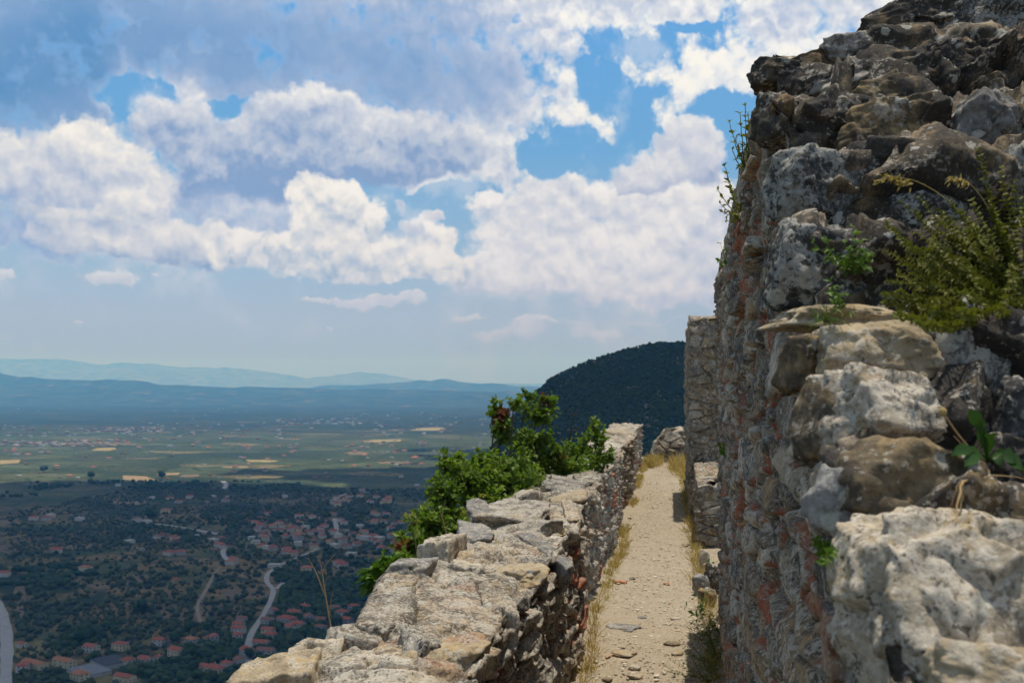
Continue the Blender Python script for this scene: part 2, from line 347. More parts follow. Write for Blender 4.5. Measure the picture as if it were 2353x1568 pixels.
def ridge(name, label, prof, dist, depth, seed, col, amp, zb=ZP, n=420, mcols=46, kindn='hills', fine=1.0):
    """a range of hills: prof = (u, v) skyline points as seen from the path, turned into metres at the given distance"""
    pu = np.array([p[0] for p in prof], float); 
    pts = np.array([at_y(u, v, dist) for u, v in prof])
    L = np.linspace(pts[0, 0], pts[-1, 0], n); H = np.interp(L, pts[:, 0], pts[:, 2])
    w = np.linspace(-depth, depth, mcols)
    LL, WW = np.meshgrid(L, w, indexing='ij'); HH = np.repeat(H[:, None], mcols, 1)
    P = np.stack([LL.ravel(), WW.ravel()+dist, np.zeros(LL.size)], 1)
    g = 1-np.abs(WW.ravel())/depth
    nz = fbm(np.stack([P[:, 0]/depth*2.2, P[:, 1]/depth*2.2, P[:, 0]*0], 1), seed, 5)
    z = zb-6 + (HH.ravel()-zb+6)*np.clip(g**1.25*(1+.22*nz*(1-g)) , 0, 1)
    z += amp*fbm(np.stack([P[:, 0]/depth*9, P[:, 1]/depth*9, P[:, 0]*0+3], 1), seed+5, 4)*(g > 0.02)*fine*np.minimum(1, g*3)
    P[:, 2] = z
    m, nt, out = new_mat(name+'_slope')
    p = nt.n('ShaderNodeNewGeometry').outputs['Position']; k = 1.0/depth
    f = nt.noise(p, 14*k, 5, .6); f2 = nt.voro(nt.vmath('MULTIPLY', p, (1, .5, 1)), 30*k, 'F1', 'Color')
    cc = nt.mix(nt.maprange(f, .42, .6), col, tuple(x*1.9 for x in col))
    pale = nt.math('MULTIPLY', nt.maprange(nt.n('ShaderNodeSeparateColor', ins={0: f2}).outputs[0], .92, .95), nt.maprange(f, .45, .55))
    cc = nt.mix(nt.math('MULTIPLY', pale, .8), cc, (.13, .10, .07))
    principled(nt, out, cc, .95, spec=.1)
    tag(mesh_np(name, P, grid_faces(n, mcols), m), label, name, kind='structure')
def overhead_cloud(cx, cy, z, rx, ry, th, seed, label):
    n = 150
    a = np.linspace(-1.15, 1.15, n); X, Y = np.meshgrid(a, a, indexing='ij'); q = np.stack([X.ravel()*3, Y.ravel()*3, np.zeros(X.size)+seed], 1)
    r = np.sqrt(X.ravel()**2+Y.ravel()**2); d = 1-r + .48*fbm(q, seed, 6, .58)
    b = worley(q*1.7, seed)[0]
    up = np.sqrt(np.clip(d, 0, 1))*(1.2-.7*b); lo = -np.sqrt(np.clip(d, 0, 1))*.35*(1.1-.3*b)
    keep = (d > 0).reshape(n, n)
    V1 = np.stack([cx+X.ravel()*rx, cy+Y.ravel()*ry, z+up*th], 1); V2 = V1.copy(); V2[:, 2] = z+lo*th
    F = grid_faces(n, n); k = keep.ravel()[F].any(1); F = F[k]
    V = np.concatenate([V1, V2]); F = np.concatenate([F, (F+n*n)[:, ::-1]])
    used, inv = np.unique(F, return_inverse=True)
    m, nt, out = new_mat('cloud')
    ds = nt.n('ShaderNodeBsdfDiffuse', ins={0: (.95, .95, .95, 1)}); tr = nt.n('ShaderNodeBsdfTranslucent', ins={0: (.80, .80, .80, 1)})
    mx = nt.n('ShaderNodeMixShader', ins={0: .6}); nt.L.new(ds.outputs[0], mx.inputs[1]); nt.L.new(tr.outputs[0], mx.inputs[2]); nt.L.new(mx.outputs[0], out.inputs[0])
    tag(mesh_np('cloud', V[used], inv.reshape(F.shape), m), label, 'cloud', kind='structure')
if want('valley'):
    haze_box(); plain()
    # nearer ranges
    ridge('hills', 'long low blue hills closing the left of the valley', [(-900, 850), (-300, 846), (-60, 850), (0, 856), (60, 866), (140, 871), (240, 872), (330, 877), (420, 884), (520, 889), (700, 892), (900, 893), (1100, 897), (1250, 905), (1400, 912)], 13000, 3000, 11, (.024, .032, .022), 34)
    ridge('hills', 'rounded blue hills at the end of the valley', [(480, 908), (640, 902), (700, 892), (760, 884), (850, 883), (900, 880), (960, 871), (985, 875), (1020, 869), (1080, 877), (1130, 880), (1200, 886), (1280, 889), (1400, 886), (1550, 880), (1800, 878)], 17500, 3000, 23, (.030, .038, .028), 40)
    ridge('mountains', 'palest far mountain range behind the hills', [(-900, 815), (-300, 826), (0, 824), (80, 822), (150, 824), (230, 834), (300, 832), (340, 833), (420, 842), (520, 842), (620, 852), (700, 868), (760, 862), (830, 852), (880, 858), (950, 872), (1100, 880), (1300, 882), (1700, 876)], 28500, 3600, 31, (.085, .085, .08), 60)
if want('clouds'):
    overhead_cloud(-260, 1530, 1500, 1500, 1180, 260, 3, 'flat bottomed cumulus cloud high over the near plain')
    overhead_cloud(900, 3250, 2300, 1650, 1100, 300, 9, 'cumulus cloud high over the forested spur')
# ------------------------------------------------------------------ roads, houses, trees of the plain, forested spur
def on_plain(u, v, dz=0.0): return at_z(u, v, ZP+dz)
def flat_mat(name, col, rough=.9, vary=.25, scale=.5):
    m, nt, out = new_mat(name); p = nt.n('ShaderNodeNewGeometry').outputs['Position']
    f = nt.noise(p, scale, 4, .6); principled(nt, out, nt.mix(1.0, col, nt.ramp(f, [(.25, 1-vary), (.75, 1+vary)]), 'MULTIPLY'), rough, spec=.15); return m
ROADS = []
def road(name, pts, width, label, mat, wobble=0):
    P = np.array([on_plain(u, v)[:2] for u, v in pts]); t = np.concatenate([[0], np.cumsum(np.linalg.norm(np.diff(P, axis=0), axis=1))])
    n = max(8, int(t[-1]/12)); tt = np.linspace(0, t[-1], n); Q = np.stack([np.interp(tt, t, P[:, k]) for k in (0, 1)], 1)
    for _ in range(3): Q[1:-1] = (Q[:-2]+2*Q[1:-1]+Q[2:])/4
    T = np.gradient(Q, axis=0); T /= np.linalg.norm(T, axis=1)[:, None]; N = np.stack([T[:, 1], -T[:, 0]], 1)
    wv = width/2*(1+.18*vnoise(np.stack([tt*.05, tt*0, tt*0], 1), 3))
    A = Q+N*wv[:, None]; B = Q-N*wv[:, None]
    V = np.concatenate([np.c_[A, np.full(n, ZP+.25)], np.c_[B, np.full(n, ZP+.25)]])
    i = np.arange(n-1); F = np.stack([i, i+1, i+1+n, i+n], 1)
    ROADS.append((Q, width)); tag(mesh_np(name, V, F, mat), label, name, kind='structure')
def house_parts(root, w, l, h, wallm, roofm, kind, win, rng, ch):
    # walls
    x, y = w/2, l/2
    V = [(-x, -y, 0), (x, -y, 0), (x, y, 0), (-x, y, 0), (-x, -y, h), (x, -y, h), (x, y, h), (-x, y, h)]
    F = [(0, 1, 5, 4), (1, 2, 6, 5), (2, 3, 7, 6), (3, 0, 4, 7), (4, 5, 6, 7)]
    rh = w*.19
    if kind == 'gable':
        V += [(0, -y, h+rh), (0, y, h+rh)]
        wl = mesh_np('wall', V, [np.array(F), np.array([(4, 5, 8), (6, 7, 9)])], wallm, root, smooth=False)
    else: wl = mesh_np('wall', V, np.array(F), wallm, root, smooth=False)
    e = .55
    if kind == 'flat':
        RV = []; RF = []
        mesh_np('roof', [(-x-.2, -y-.2, h+.02), (x+.2, -y-.2, h+.02), (x+.2, y+.2, h+.02), (-x-.2, y+.2, h+.02), (-x-.2, -y-.2, h+.4), (x+.2, -y-.2, h+.4), (x+.2, y+.2, h+.4), (-x-.2, y+.2, h+.4)],
                np.array([(0, 1, 5, 4), (1, 2, 6, 5), (2, 3, 7, 6), (3, 0, 4, 7), (4, 5, 6, 7), (3, 2, 1, 0)]), roofm, root, smooth=False)
    else:
        k = 0 if kind == 'gable' else min(x, y)*.85
        b = rh*e/x; z0 = h-b+.06; zt = h+rh+.1
        RV = [(-x-e, -y-e, z0), (x+e, -y-e, z0), (x+e, y+e, z0), (-x-e, y+e, z0), (0, -y-e+k, zt), (0, y+e-k, zt)]
        RV += [(a, bb, cz-.18) for a, bb, cz in RV]
        q = [(0, 4, 5, 3), (1, 2, 5, 4), (6, 9, 11, 10), (7, 10, 11, 8), (0, 3, 9, 6), (2, 1, 7, 8)]; t = []
        if kind == 'gable': q += [(0, 6, 10, 4), (4, 10, 7, 1), (3, 5, 11, 9), (5, 2, 8, 11)]
        else: t = [(0, 1, 4), (2, 3, 5)]; q += [(1, 0, 6, 7), (3, 2, 8, 9)]
        fs = [np.array(q)]+([np.array(t)] if t else [])
        rf = mesh_np('roof', RV, fs, roofm, root, smooth=False)
        if ch:
            cx, cy, s = x*.4, y*.3, .35
            CV = [(cx+sx*s, cy+sy*s, z) for z in (h+rh*.4, h+rh+.9) for sx, sy in ((-1, -1), (1, -1), (1, 1), (-1, 1))]
            mesh_np('chimney', CV, np.array([(0, 1, 5, 4), (1, 2, 6, 5), (2, 3, 7, 6), (3, 0, 4, 7), (4, 5, 6, 7)]), wallm, rf, smooth=False)
    if win:
        for fl in range(int(h//2.8)):
            for k in range(2+(l > 12)):
                for sx in (-1, 1):
                    cy = -y+l*(k+.5)/(2+(l > 12)); z = 1.0+fl*2.9
                    mesh_np('window', [(sx*(x+.04), cy-.6, z), (sx*(x+.04), cy+.6, z), (sx*(x+.04), cy+.6, z+1.35), (sx*(x+.04), cy-.6, z+1.35)], np.array([(0, 1, 2, 3)]), WINDOW, root, smooth=False)
            for cx in (-w*.22, w*.22):
                z = 1.0+fl*2.9
                mesh_np('window', [(cx-.6, -y-.04, z), (cx+.6, -y-.04, z), (cx+.6, -y-.04, z+1.35), (cx-.6, -y-.04, z+1.35)], np.array([(0, 1, 2, 3)]), WINDOW, root, smooth=False)
HOUSES = []
FIELDS = [(316, 1098, 34, 6, 'S'), (292, 1152, 34, 7, 'S'), (100, 1168, 32, 6, 'T'), (18, 1198, 30, 6, 'T'), (590, 1199, 38, 5, 'T'), (628, 1222, 36, 6, 'S'), (652, 1207, 26, 7, 'S'), (720, 1182, 24, 7, 'S'), (690, 1131, 62, 6, 'T'), (14, 1060, 30, 5, 'Y'), (240, 1031, 28, 3, 'Y'), (530, 1193, 30, 4, 'T'), (572, 1245, 28, 6, 'G'), (25, 1262, 40, 9, 'T'), (95, 1490, 62, 24, 'Y2'), (388, 1088, 22, 3, 'S'), (436, 1092, 22, 3, 'T'), (45, 1380, 16, 40, 'T'), (270, 1565, 70, 12, 'Y2'), (690, 1312, 30, 8, 'T'), (560, 1363, 46, 14, 'T'), (430, 1405, 60, 16, 'T'), (300, 1330, 40, 10, 'T'), (470, 1240, 30, 5, 'G'), (170, 1255, 36, 5, 'T'), (390, 1254, 24, 3, 'T'), (600, 1058, 30, 3, 'Y'), (540, 1072, 24, 2, 'S'), (880, 1012, 40, 3, 'Y'), (985, 985, 40, 3, 'Y'), (820, 1040, 30, 3, 'T'), (1040, 1040, 30, 4, 'T'), (900, 1062, 30, 3, 'T'), (240, 1345, 30, 8, 'T')]
if want('village'):
    FM = {'S': flat_mat('stubble', (.26, .19, .105), scale=.05), 'T': flat_mat('bare_soil', (.16, .12, .075), scale=.05, vary=.4), 'Y': flat_mat('ripe_grain', (.27, .215, .10), scale=.05), 'G': flat_mat('meadow', (.11, .13, .05), scale=.05, vary=.4), 'Y2': flat_mat('dry_meadow', (.165, .14, .055), scale=.06, vary=.5)}
    for k, (u, v, ru, rv, t) in enumerate(FIELDS):
        a = np.linspace(0, 2*math.pi, 22)[:-1]; rr_ = 1+.22*np.sin(a*2+k)+.12*np.sin(a*5+2*k)
        q = [on_plain(u+ru*math.copysign(abs(math.cos(b))**.7, math.cos(b))*r0, v+rv*math.copysign(abs(math.sin(b))**.7, math.sin(b))*r0, .10) for b, r0 in zip(a, rr_)]
        c0 = np.mean(q, 0); n_ = len(q); tag(mesh_np('field', np.array(q+[c0]), np.array([(i, (i+1) % n_, n_) for i in range(n_)]), FM[t]), None, None, None, 'structure')
    ASPH = flat_mat('grey_road', (.34, .33, .34), scale=.08, vary=.12); DIRT = flat_mat('dirt_track', (.24, .20, .16), scale=.08)
    road('road', [(600, 1590), (578, 1545), (566, 1490), (578, 1450), (600, 1420), (622, 1380), (630, 1352), (612, 1338), (612, 1318), (640, 1298), (690, 1277), (735, 1258)], 6.2, 'pale winding road climbing through the village', ASPH)
    road('road', [(633, 1352), (650, 1338)], 6, 'short spur leaving the winding road', ASPH)
    road('road', [(8, 1600), (14, 1545), (16, 1490), (14, 1440), (6, 1405), (-12, 1376), (-40, 1350)], 10.5, 'broad pale road curving along the left edge', ASPH)
    road('track', [(472, 1442), (456, 1420), (452, 1388), (470, 1360), (490, 1322), (505, 1302)], 4.2, 'narrow track between olive groves', DIRT)
    road('track', [(518, 1255), (510, 1268), (520, 1285), (536, 1292)], 8, 'pale curved lane beside two red roofed houses', ASPH)
    road('track', [(344, 1202), (390, 1206), (430, 1213), (470, 1220), (500, 1226)], 9, 'straight pale farm track on the plain', ASPH)
    road('track', [(770, 1152), (776, 1140), (800, 1132), (870, 1128)], 9, 'village street between red roofs at the foot of the spur', ASPH)
    road('track', [(772, 1235), (773, 1210), (768, 1190)], 8, 'short street in the middle village', ASPH)
    road('track', [(515, 1122), (520, 1112), (512, 1105)], 12, 'pale track near the sunlit fields', ASPH)
    WINDOW = flat_mat('window_glass', (.03, .035, .04), .3)
    WALLS = [flat_mat('white_render', (.50, .475, .44)), flat_mat('cream_render', (.55, .47, .33)), flat_mat('grey_render', (.38, .36, .35)), flat_mat('ochre_render', (.42, .34, .2))]
    ROOFS = [flat_mat('red_tile', (.32, .105, .072), scale=.9, vary=.3), flat_mat('orange_tile', (.36, .165, .095), scale=.9, vary=.3), flat_mat('brown_tile', (.23, .115, .09), scale=.9, vary=.3)]
    SLATE = flat_mat('grey_sheet', (.16, .17, .21), .6); DARKS = flat_mat('dark_sheet', (.028, .030, .05), .6); CONC = flat_mat('pale_concrete', (.42, .42, .42))
    wn = ['white', 'cream', 'grey', 'ochre']; rn = ['red', 'orange', 'brown']; kn = {'gable': 'gabled', 'hip': 'hipped'}
    rng = random.Random(5)
    def house(u, v, w, l, h, rz, wi, ri, kind, label, group=None, win=False, ch=False, wm=None, rm=None, name='house', cat='house'):
        p = on_plain(u, v)
        r = tag(empty(name, (p[0], p[1], ZP), rz), label, cat, group)
        house_parts(r, w, l, h, wm or WALLS[wi], rm or ROOFS[ri], kind, win, rng, ch)
        HOUSES.append((p[0], p[1], max(w, l)*.62)); return r
    # crop units of the near village -> picture
    near = [(150, 1500, 9, 26, 5, 1.2, 1, 1, 'gable', 'long orange roofed cream building at the lower left'), (280, 1495, 9, 22, 6, 1.2, 1, 1, 'gable', 'orange roofed long hall beside the grey parking apron'),
      (100, 1515, 9, 12, 6, .3, 0, 0, 'hip', 'red roofed white house at the lower left corner by the road'), (395, 1432, 9, 13, 6, 1.3, 0, 0, 'gable', 'white house with red gable under a big dark tree'), (520, 1424, 9, 13, 6.5, 1.4, 1, 0, 'hip', 'cream house with red hipped roof left of the centre plot'),
      (690, 1403, 9, 10, 6, 1.5, 0, 0, 'gable', 'small white house with red gable above the village'), (735, 1398, 7, 8, 5, .9, 2, 2, 'gable', 'little grey house with brown roof beside a white one'), (825, 1400, 9, 13, 6, 1.3, 0, 1, 'hip', 'white house with pale orange hipped roof'),
      (765, 1452, 10, 15, 7, 1.1, 1, 0, 'gable', 'tall cream house with long red roof'), (552, 1492, 9, 10, 6, 1.2, 0, 0, 'hip', 'white house with red roof right of the dark shed'), (630, 1487, 9, 12, 6, 1.1, 0, 0, 'gable', 'white house with steep red roof in the lower village'),
      (682, 1472, 6, 7, 4, .4, 0, 0, 'gable', 'tiny bright red roofed outbuilding'), (925, 1390, 8, 10, 6, .6, 2, 0, 'gable', 'grey house with red roof left of the winding road'), (890, 1388, 6, 7, 4, .2, 0, 2, 'hip', 'small brown roofed house left of the winding road'),
      (1032, 1332, 9, 10, 6, 1.4, 0, 0, 'gable', 'red gabled white house on the road bend'), (1032, 1352, 9, 13, 6, 1.4, 0, 0, 'gable', 'white two storey house with red roof facing the road'), (1027, 1381, 8, 9, 6, .7, 0, 0, 'hip', 'red hipped house left of the road'),
      (1046, 1304, 8, 10, 5, 1.5, 2, 2, 'gable', 'grey roofed house at the top of the road bend'), (1070, 1452, 10, 13, 7, .9, 0, 0, 'gable', 'big white house with red roof beside the lower road'), (1130, 1414, 9, 15, 6, 1.5, 0, 0, 'gable', 'long red roofed house right of the lower road'),
      (1160, 1357, 9, 12, 6, 1.5, 1, 0, 'gable', 'cream house with red roof right of the road'), (1168, 1378, 9, 12, 6, 1.4, 0, 0, 'hip', 'white house with wide red hip right of the road'), (1150, 1449, 10, 16, 6, 1.55, 0, 2, 'gable', 'long white house with brownish roof near the parapet'),
      (1160, 1310, 8, 14, 5, 1.5, 2, 2, 'gable', 'low grey house with dull roof right of the road'), (1240, 1312, 12, 18, 7, 1.2, 2, 0, 'hip', 'largest red hipped roof in the village'), (1275, 1280, 9, 14, 6, 1.4, 0, 0, 'gable', 'red roofed house above the large hipped roof'),
      (1320, 1250, 8, 10, 5, 1.4, 1, 0, 'gable', 'lone red roof above the village'), (1185, 1268, 8, 10, 5, .8, 2, 2, 'hip', 'dull brown roofed house in the trees'), (1290, 1332, 9, 14, 6, 1.3, 0, 0, 'gable', 'white house with red roof below the largest roof'),
      (1335, 1300, 9, 10, 6, .6, 2, 2, 'gable', 'pinkish house with brown gable'), (1392, 1308, 9, 14, 5, 1.5, 2, 2, 'gable', 'long grey roofed house behind the dry stalk'), (1385, 1340, 8, 12, 5, 1.2, 2, 2, 'hip', 'grey hipped house behind the dry stalk'),
      (1480, 1280, 9, 14, 6, 1.4, 0, 0, 'hip', 'white house with red roof close to the parapet'), (1500, 1312, 9, 12, 6, 1.2, 2, 0, 'gable', 'red gable half hidden by the parapet'), (1450, 1256, 8, 11, 5, 1.5, 0, 2, 'gable', 'pale house with brown roof above the parapet stones'),
      (1530, 1250, 8, 12, 5, 1.5, 2, 0, 'hip', 'red hipped roof touching the parapet outline'), (930, 1530, 11, 17, 7, 1.2, 1, 0, 'hip', 'large cream house with red hip at the bottom edge'), (880, 1522, 8, 10, 6, .6, 0, 0, 'gable', 'red gable beside the large cream house'),
      (1035, 1486, 8, 10, 5, .8, 2, 2, 'gable', 'dull house left of the road at the bottom'), (540, 1560, 9, 18, 5, 1.25, 1, 0, 'gable', 'long red roof at the bottom edge'), (95, 1412, 7, 9, 4, 1.2, 0, 0, 'gable', 'small red roof alone in a dry field'), (760, 1134, 8, 9, 5, .9, 3, 0, 'hip', 'single red house among the olive groves'), (345, 1552, 10, 14, 6, 1.1, 1, 1, 'hip', 'orange hipped roof next to the parked buses'), (1255, 1340, 8, 11, 5, .9, 0, 0, 'gable', 'small red gable in front of the long white house'), (980, 1500, 7, 9, 5, 1.4, 0, 0, 'hip', 'white cottage with red roof near the bottom road')]
    for (cx, cy, w, l, h, rz, wi, ri, kind, lab) in near:
        house(cx*.531, 735+cy*.531, w, l, h, rz, wi, ri, kind, lab, 'houses of the village below', True, rng.random() < .5)
    p = house(255, 1525, 24, 30, 4, 1.0, 2, 0, 'flat', 'flat dark roofed shed among the lower houses', None, False, False, WALLS[2], DARKS, 'shed', 'shed')
    p = house(205, 1545, 24, 34, 3, 1.0, 2, 0, 'flat', 'flat pale grey roofed shed beside the dark one', None, False, False, WALLS[2], SLATE, 'shed', 'shed')
    # scattered houses of the plain
    mid = [(960, 985, 0, 0), (948, 978, 0, 0), (1010, 1045, 0, 0), (1000, 1055, 0, 1), (925, 955, 0, 9), (1190, 1068, 0, 9), (735, 1015, 0, 0), (780, 1015, 2, 0), (755, 953, 0, 0), (685, 943, 0, 2), (560, 963, 0, 9), (235, 1003, 2, 0), (250, 1006, 0, 0), (370, 1085, 1, 1), (10, 1108, 0, 0), (1180, 995, 2, 0), (1245, 1010, 2, 0), (1265, 1018, 1, 0), (1325, 1085, 1, 1), (1450, 985, 0, 9), (1500, 985, 0, 2), (1520, 1020, 0, 9), (1465, 1060, 0, 0), (1480, 1068, 0, 0), (1440, 925, 0, 0), (735, 775, 0, 0), (772, 790, 2, 0), (820, 770, 0, 0), (715, 833, 1, 1), (975, 785, 2, 2), (145, 863, 0, 0), (200, 866, 2, 0), (220, 852, 0, 9), (345, 865, 0, 9), (1160, 842, 0, 0), (595, 872, 0, 2), (635, 876, 0, 9), (655, 572, 0, 9), (470, 603, 0, 0), (245, 638, 1, 1), (405, 640, 0, 0), (300, 680, 1, 1), (1018, 503, 0, 9), (1735, 680, 0, 9), (1565, 738, 0, 2), (1580, 950, 0, 9), (1545, 975, 0, 0), (1610, 940, 0, 0), (1640, 950, 0, 9), (1690, 1000, 0, 2), (1655, 993, 0, 0)]
    def minor(cx, cy, wi, ri, grp, lab, sc=1.0):
        u, v = cx*.531, 735+cy*.531
        if ri == 9: house(u, v, rng.uniform(8, 11)*sc, rng.uniform(10, 16)*sc, rng.uniform(4, 6.5), rng.uniform(.9, 2.0), 0, 0, 'flat', lab, grp, False, False, WALLS[0], CONC)
        else: house(u, v, rng.uniform(8, 11)*sc, rng.uniform(10, 15)*sc, rng.uniform(4.5, 7), rng.uniform(.7, 2.2), wi, ri, rng.choice(['gable', 'hip', 'hip']), lab, grp)
    for cx, cy, wi, ri in mid:
        minor(cx, cy, wi, ri, 'scattered farmhouses', ('small %s roofed farmhouse out on the plain' % rn[ri]) if ri < 9 else 'small flat roofed white building out on the plain', 1.15)
    def cluster(n, poly, grp, place, sc):
        k = 0; tries = 0
        while k < n and tries < n*40:
            tries += 1
            cx = rng.uniform(poly[0], poly[1]); cy = rng.triangular(poly[2], poly[3], poly[4]) if len(poly) > 4 else rng.uniform(poly[2], poly[3])
            if cx+(cy-800)*.75 > 1840 and cy > 760: continue
            q = on_plain(cx*.531, 735+cy*.531)
            if any((q[0]-a)**2+(q[1]-b)**2 < (r+8*sc)**2 for a, b, r in HOUSES): continue
            ri = rng.choice([0, 0, 0, 0, 1, 1, 2, 9]); wi = rng.choice([0, 0, 0, 1, 2])
            minor(cx, cy, wi, ri, grp, ('%s roofed %s house %s' % (rn[ri], wn[wi], place)) if ri < 9 else 'flat roofed white house %s' % place, sc); k += 1
    cluster(62, (1080, 1740, 830, 1010, 925), 'houses of the middle village', 'in the middle village', .98)
    cluster(16, (1440, 1690, 765, 805), 'houses along the foot of the spur', 'in the row at the foot of the spur', 1.05)
    cluster(8, (1000, 1290, 540, 655), 'houses among the sunlit fields', 'among the sunlit fields', 1.05)
    cluster(16, (990, 1300, 535, 660), 'houses among the sunlit fields', 'among the sunlit fields', 1.05)
    cluster(20, (1480, 1850, 520, 640), 'houses beyond the sunlit fields', 'beyond the sunlit fields', 1.25)
    cluster(10, (0, 210, 555, 590), 'houses at the left of the sunlit fields', 'at the far left of the sunlit fields', 1.4)
    cluster(14, (350, 1000, 520, 560), 'houses at the near edge of the town', 'at the near edge of the distant town', 1.5)
    # the town far out on the plain reads as one band
    A = Acc()
    def town(n, a, b, c0, c1, sc, skew=0):
        for _ in range(n):
            cx = rng.uniform(a, b); cy = rng.uniform(c0, c1)+skew*(cx-a)/(b-a); q = on_plain(cx*.531, 735+cy*.531)
            w, l, h = rng.uniform(7, 15)*sc, rng.uniform(8, 18)*sc, rng.uniform(3, 6)
            V = np.array([(sx*w/2, sy*l/2, z) for z in (0, h) for sx, sy in ((-1, -1), (1, -1), (1, 1), (-1, 1))]) @ rotm(0, 0, rng.uniform(0, 3)).T + np.array([q[0], q[1], ZP])
            A.add(V, np.array([(0, 1, 5, 4), (1, 2, 6, 5), (2, 3, 7, 6), (3, 0, 4, 7), (4, 5, 6, 7)]), rng.random())
    town(96, 0, 520, 520, 548, 1.3); town(74, 0, 640, 455, 505, 1.3); town(59, 420, 700, 462, 485, 1.6); town(88, 600, 1300, 440, 515, 1.3); town(74, 1200, 1600, 425, 450, 1.6); town(59, 1300, 2200, 440, 500, 1.4); town(44, 1500, 2300, 400, 430, 1.3); town(40, 0, 1900, 350, 430, 1.2); town(33, 0, 2000, 560, 720, .8); town(22, 500, 1700, 720, 1000, .7); town(44, 1500, 2100, 500, 640, 1.0)
    m, nt, out = new_mat('town_render'); a = nt.attr('rnd')
    principled(nt, out, nt.ramp(a, [(0, (.50, .48, .46)), (.35, (.30, .28, .26)), (.6, (.24, .15, .12)), (.85, (.30, .13, .09))], 'CONSTANT'), .9)
    tag(A.build('distant_town', m, smooth=False), 'pale strip of a distant town across the plain', 'town', kind='stuff')
# ---- vegetation
def leaf_mat(name, c0, c1, tr=.25, rough=.6, scale=3.0):
    m, nt, out = new_mat(name); p = nt.n('ShaderNodeNewGeometry').outputs['Position']
    a = nt.attr('rnd'); f = nt.noise(p, scale, 3, .6)
    col = nt.mix(nt.math('ADD', nt.math('MULTIPLY', a, .6), nt.math('MULTIPLY_ADD', f, .8, -.2), clamp=True), c0, c1)
    b = nt.n('ShaderNodeBsdfPrincipled', ins={'Base Color': col, 'Roughness': rough, 'Specular IOR Level': .3})
    t = nt.n('ShaderNodeBsdfTranslucent', ins={0: nt.mix(1.0, col, (1.3, 1.5, .6), 'MULTIPLY')})
    x = nt.n('ShaderNodeMixShader', ins={0: tr}); nt.L.new(b.outputs[0], x.inputs[1]); nt.L.new(t.outputs[0], x.inputs[2]); nt.L.new(x.outputs[0], out.inputs[0]); return m
def blob_field(P, Rr, sub, seed, squash=.8, rough=.45):
    """many lumpy crowns as one mesh: P n x 3 centres, Rr radii"""
    V0, F0 = ico(sub); n = len(P); k = len(V0); r = np.random.RandomState(seed)
    d = 1+rough*(r.rand(n, k)-.5)*2
    V = V0[None]*d[:, :, None]*Rr[:, None, None]*np.array([1, 1, squash]); a = r.rand(n)*6.28
    c_, s_ = np.cos(a)[:, None], np.sin(a)[:, None]
    V = np.stack([V[..., 0]*c_-V[..., 1]*s_, V[..., 0]*s_+V[..., 1]*c_, V[..., 2]], 2)+P[:, None]
    F = (F0[None]+(np.arange(n)*k)[:, None, None]).reshape(-1, 3)
    return V.reshape(-1, 3), F, np.repeat(r.rand(n), k)
def tree_mesh(r0, h, seed, tall=1.0):
    """trunk and lumpy crown of one valley tree, as two meshes sharing data"""
    r = np.random.RandomState(seed); n = 9
    P = r.normal(size=(n, 3)); P /= np.linalg.norm(P, axis=1)[:, None]; P *= r0*.55*r.rand(n, 1)**.5; P[:, 2] = P[:, 2]*tall+h
    V, F, a = blob_field(P, r0*(.42+.3*r.rand(n)), 2, seed, .85*tall**.5)
    return V, F, a
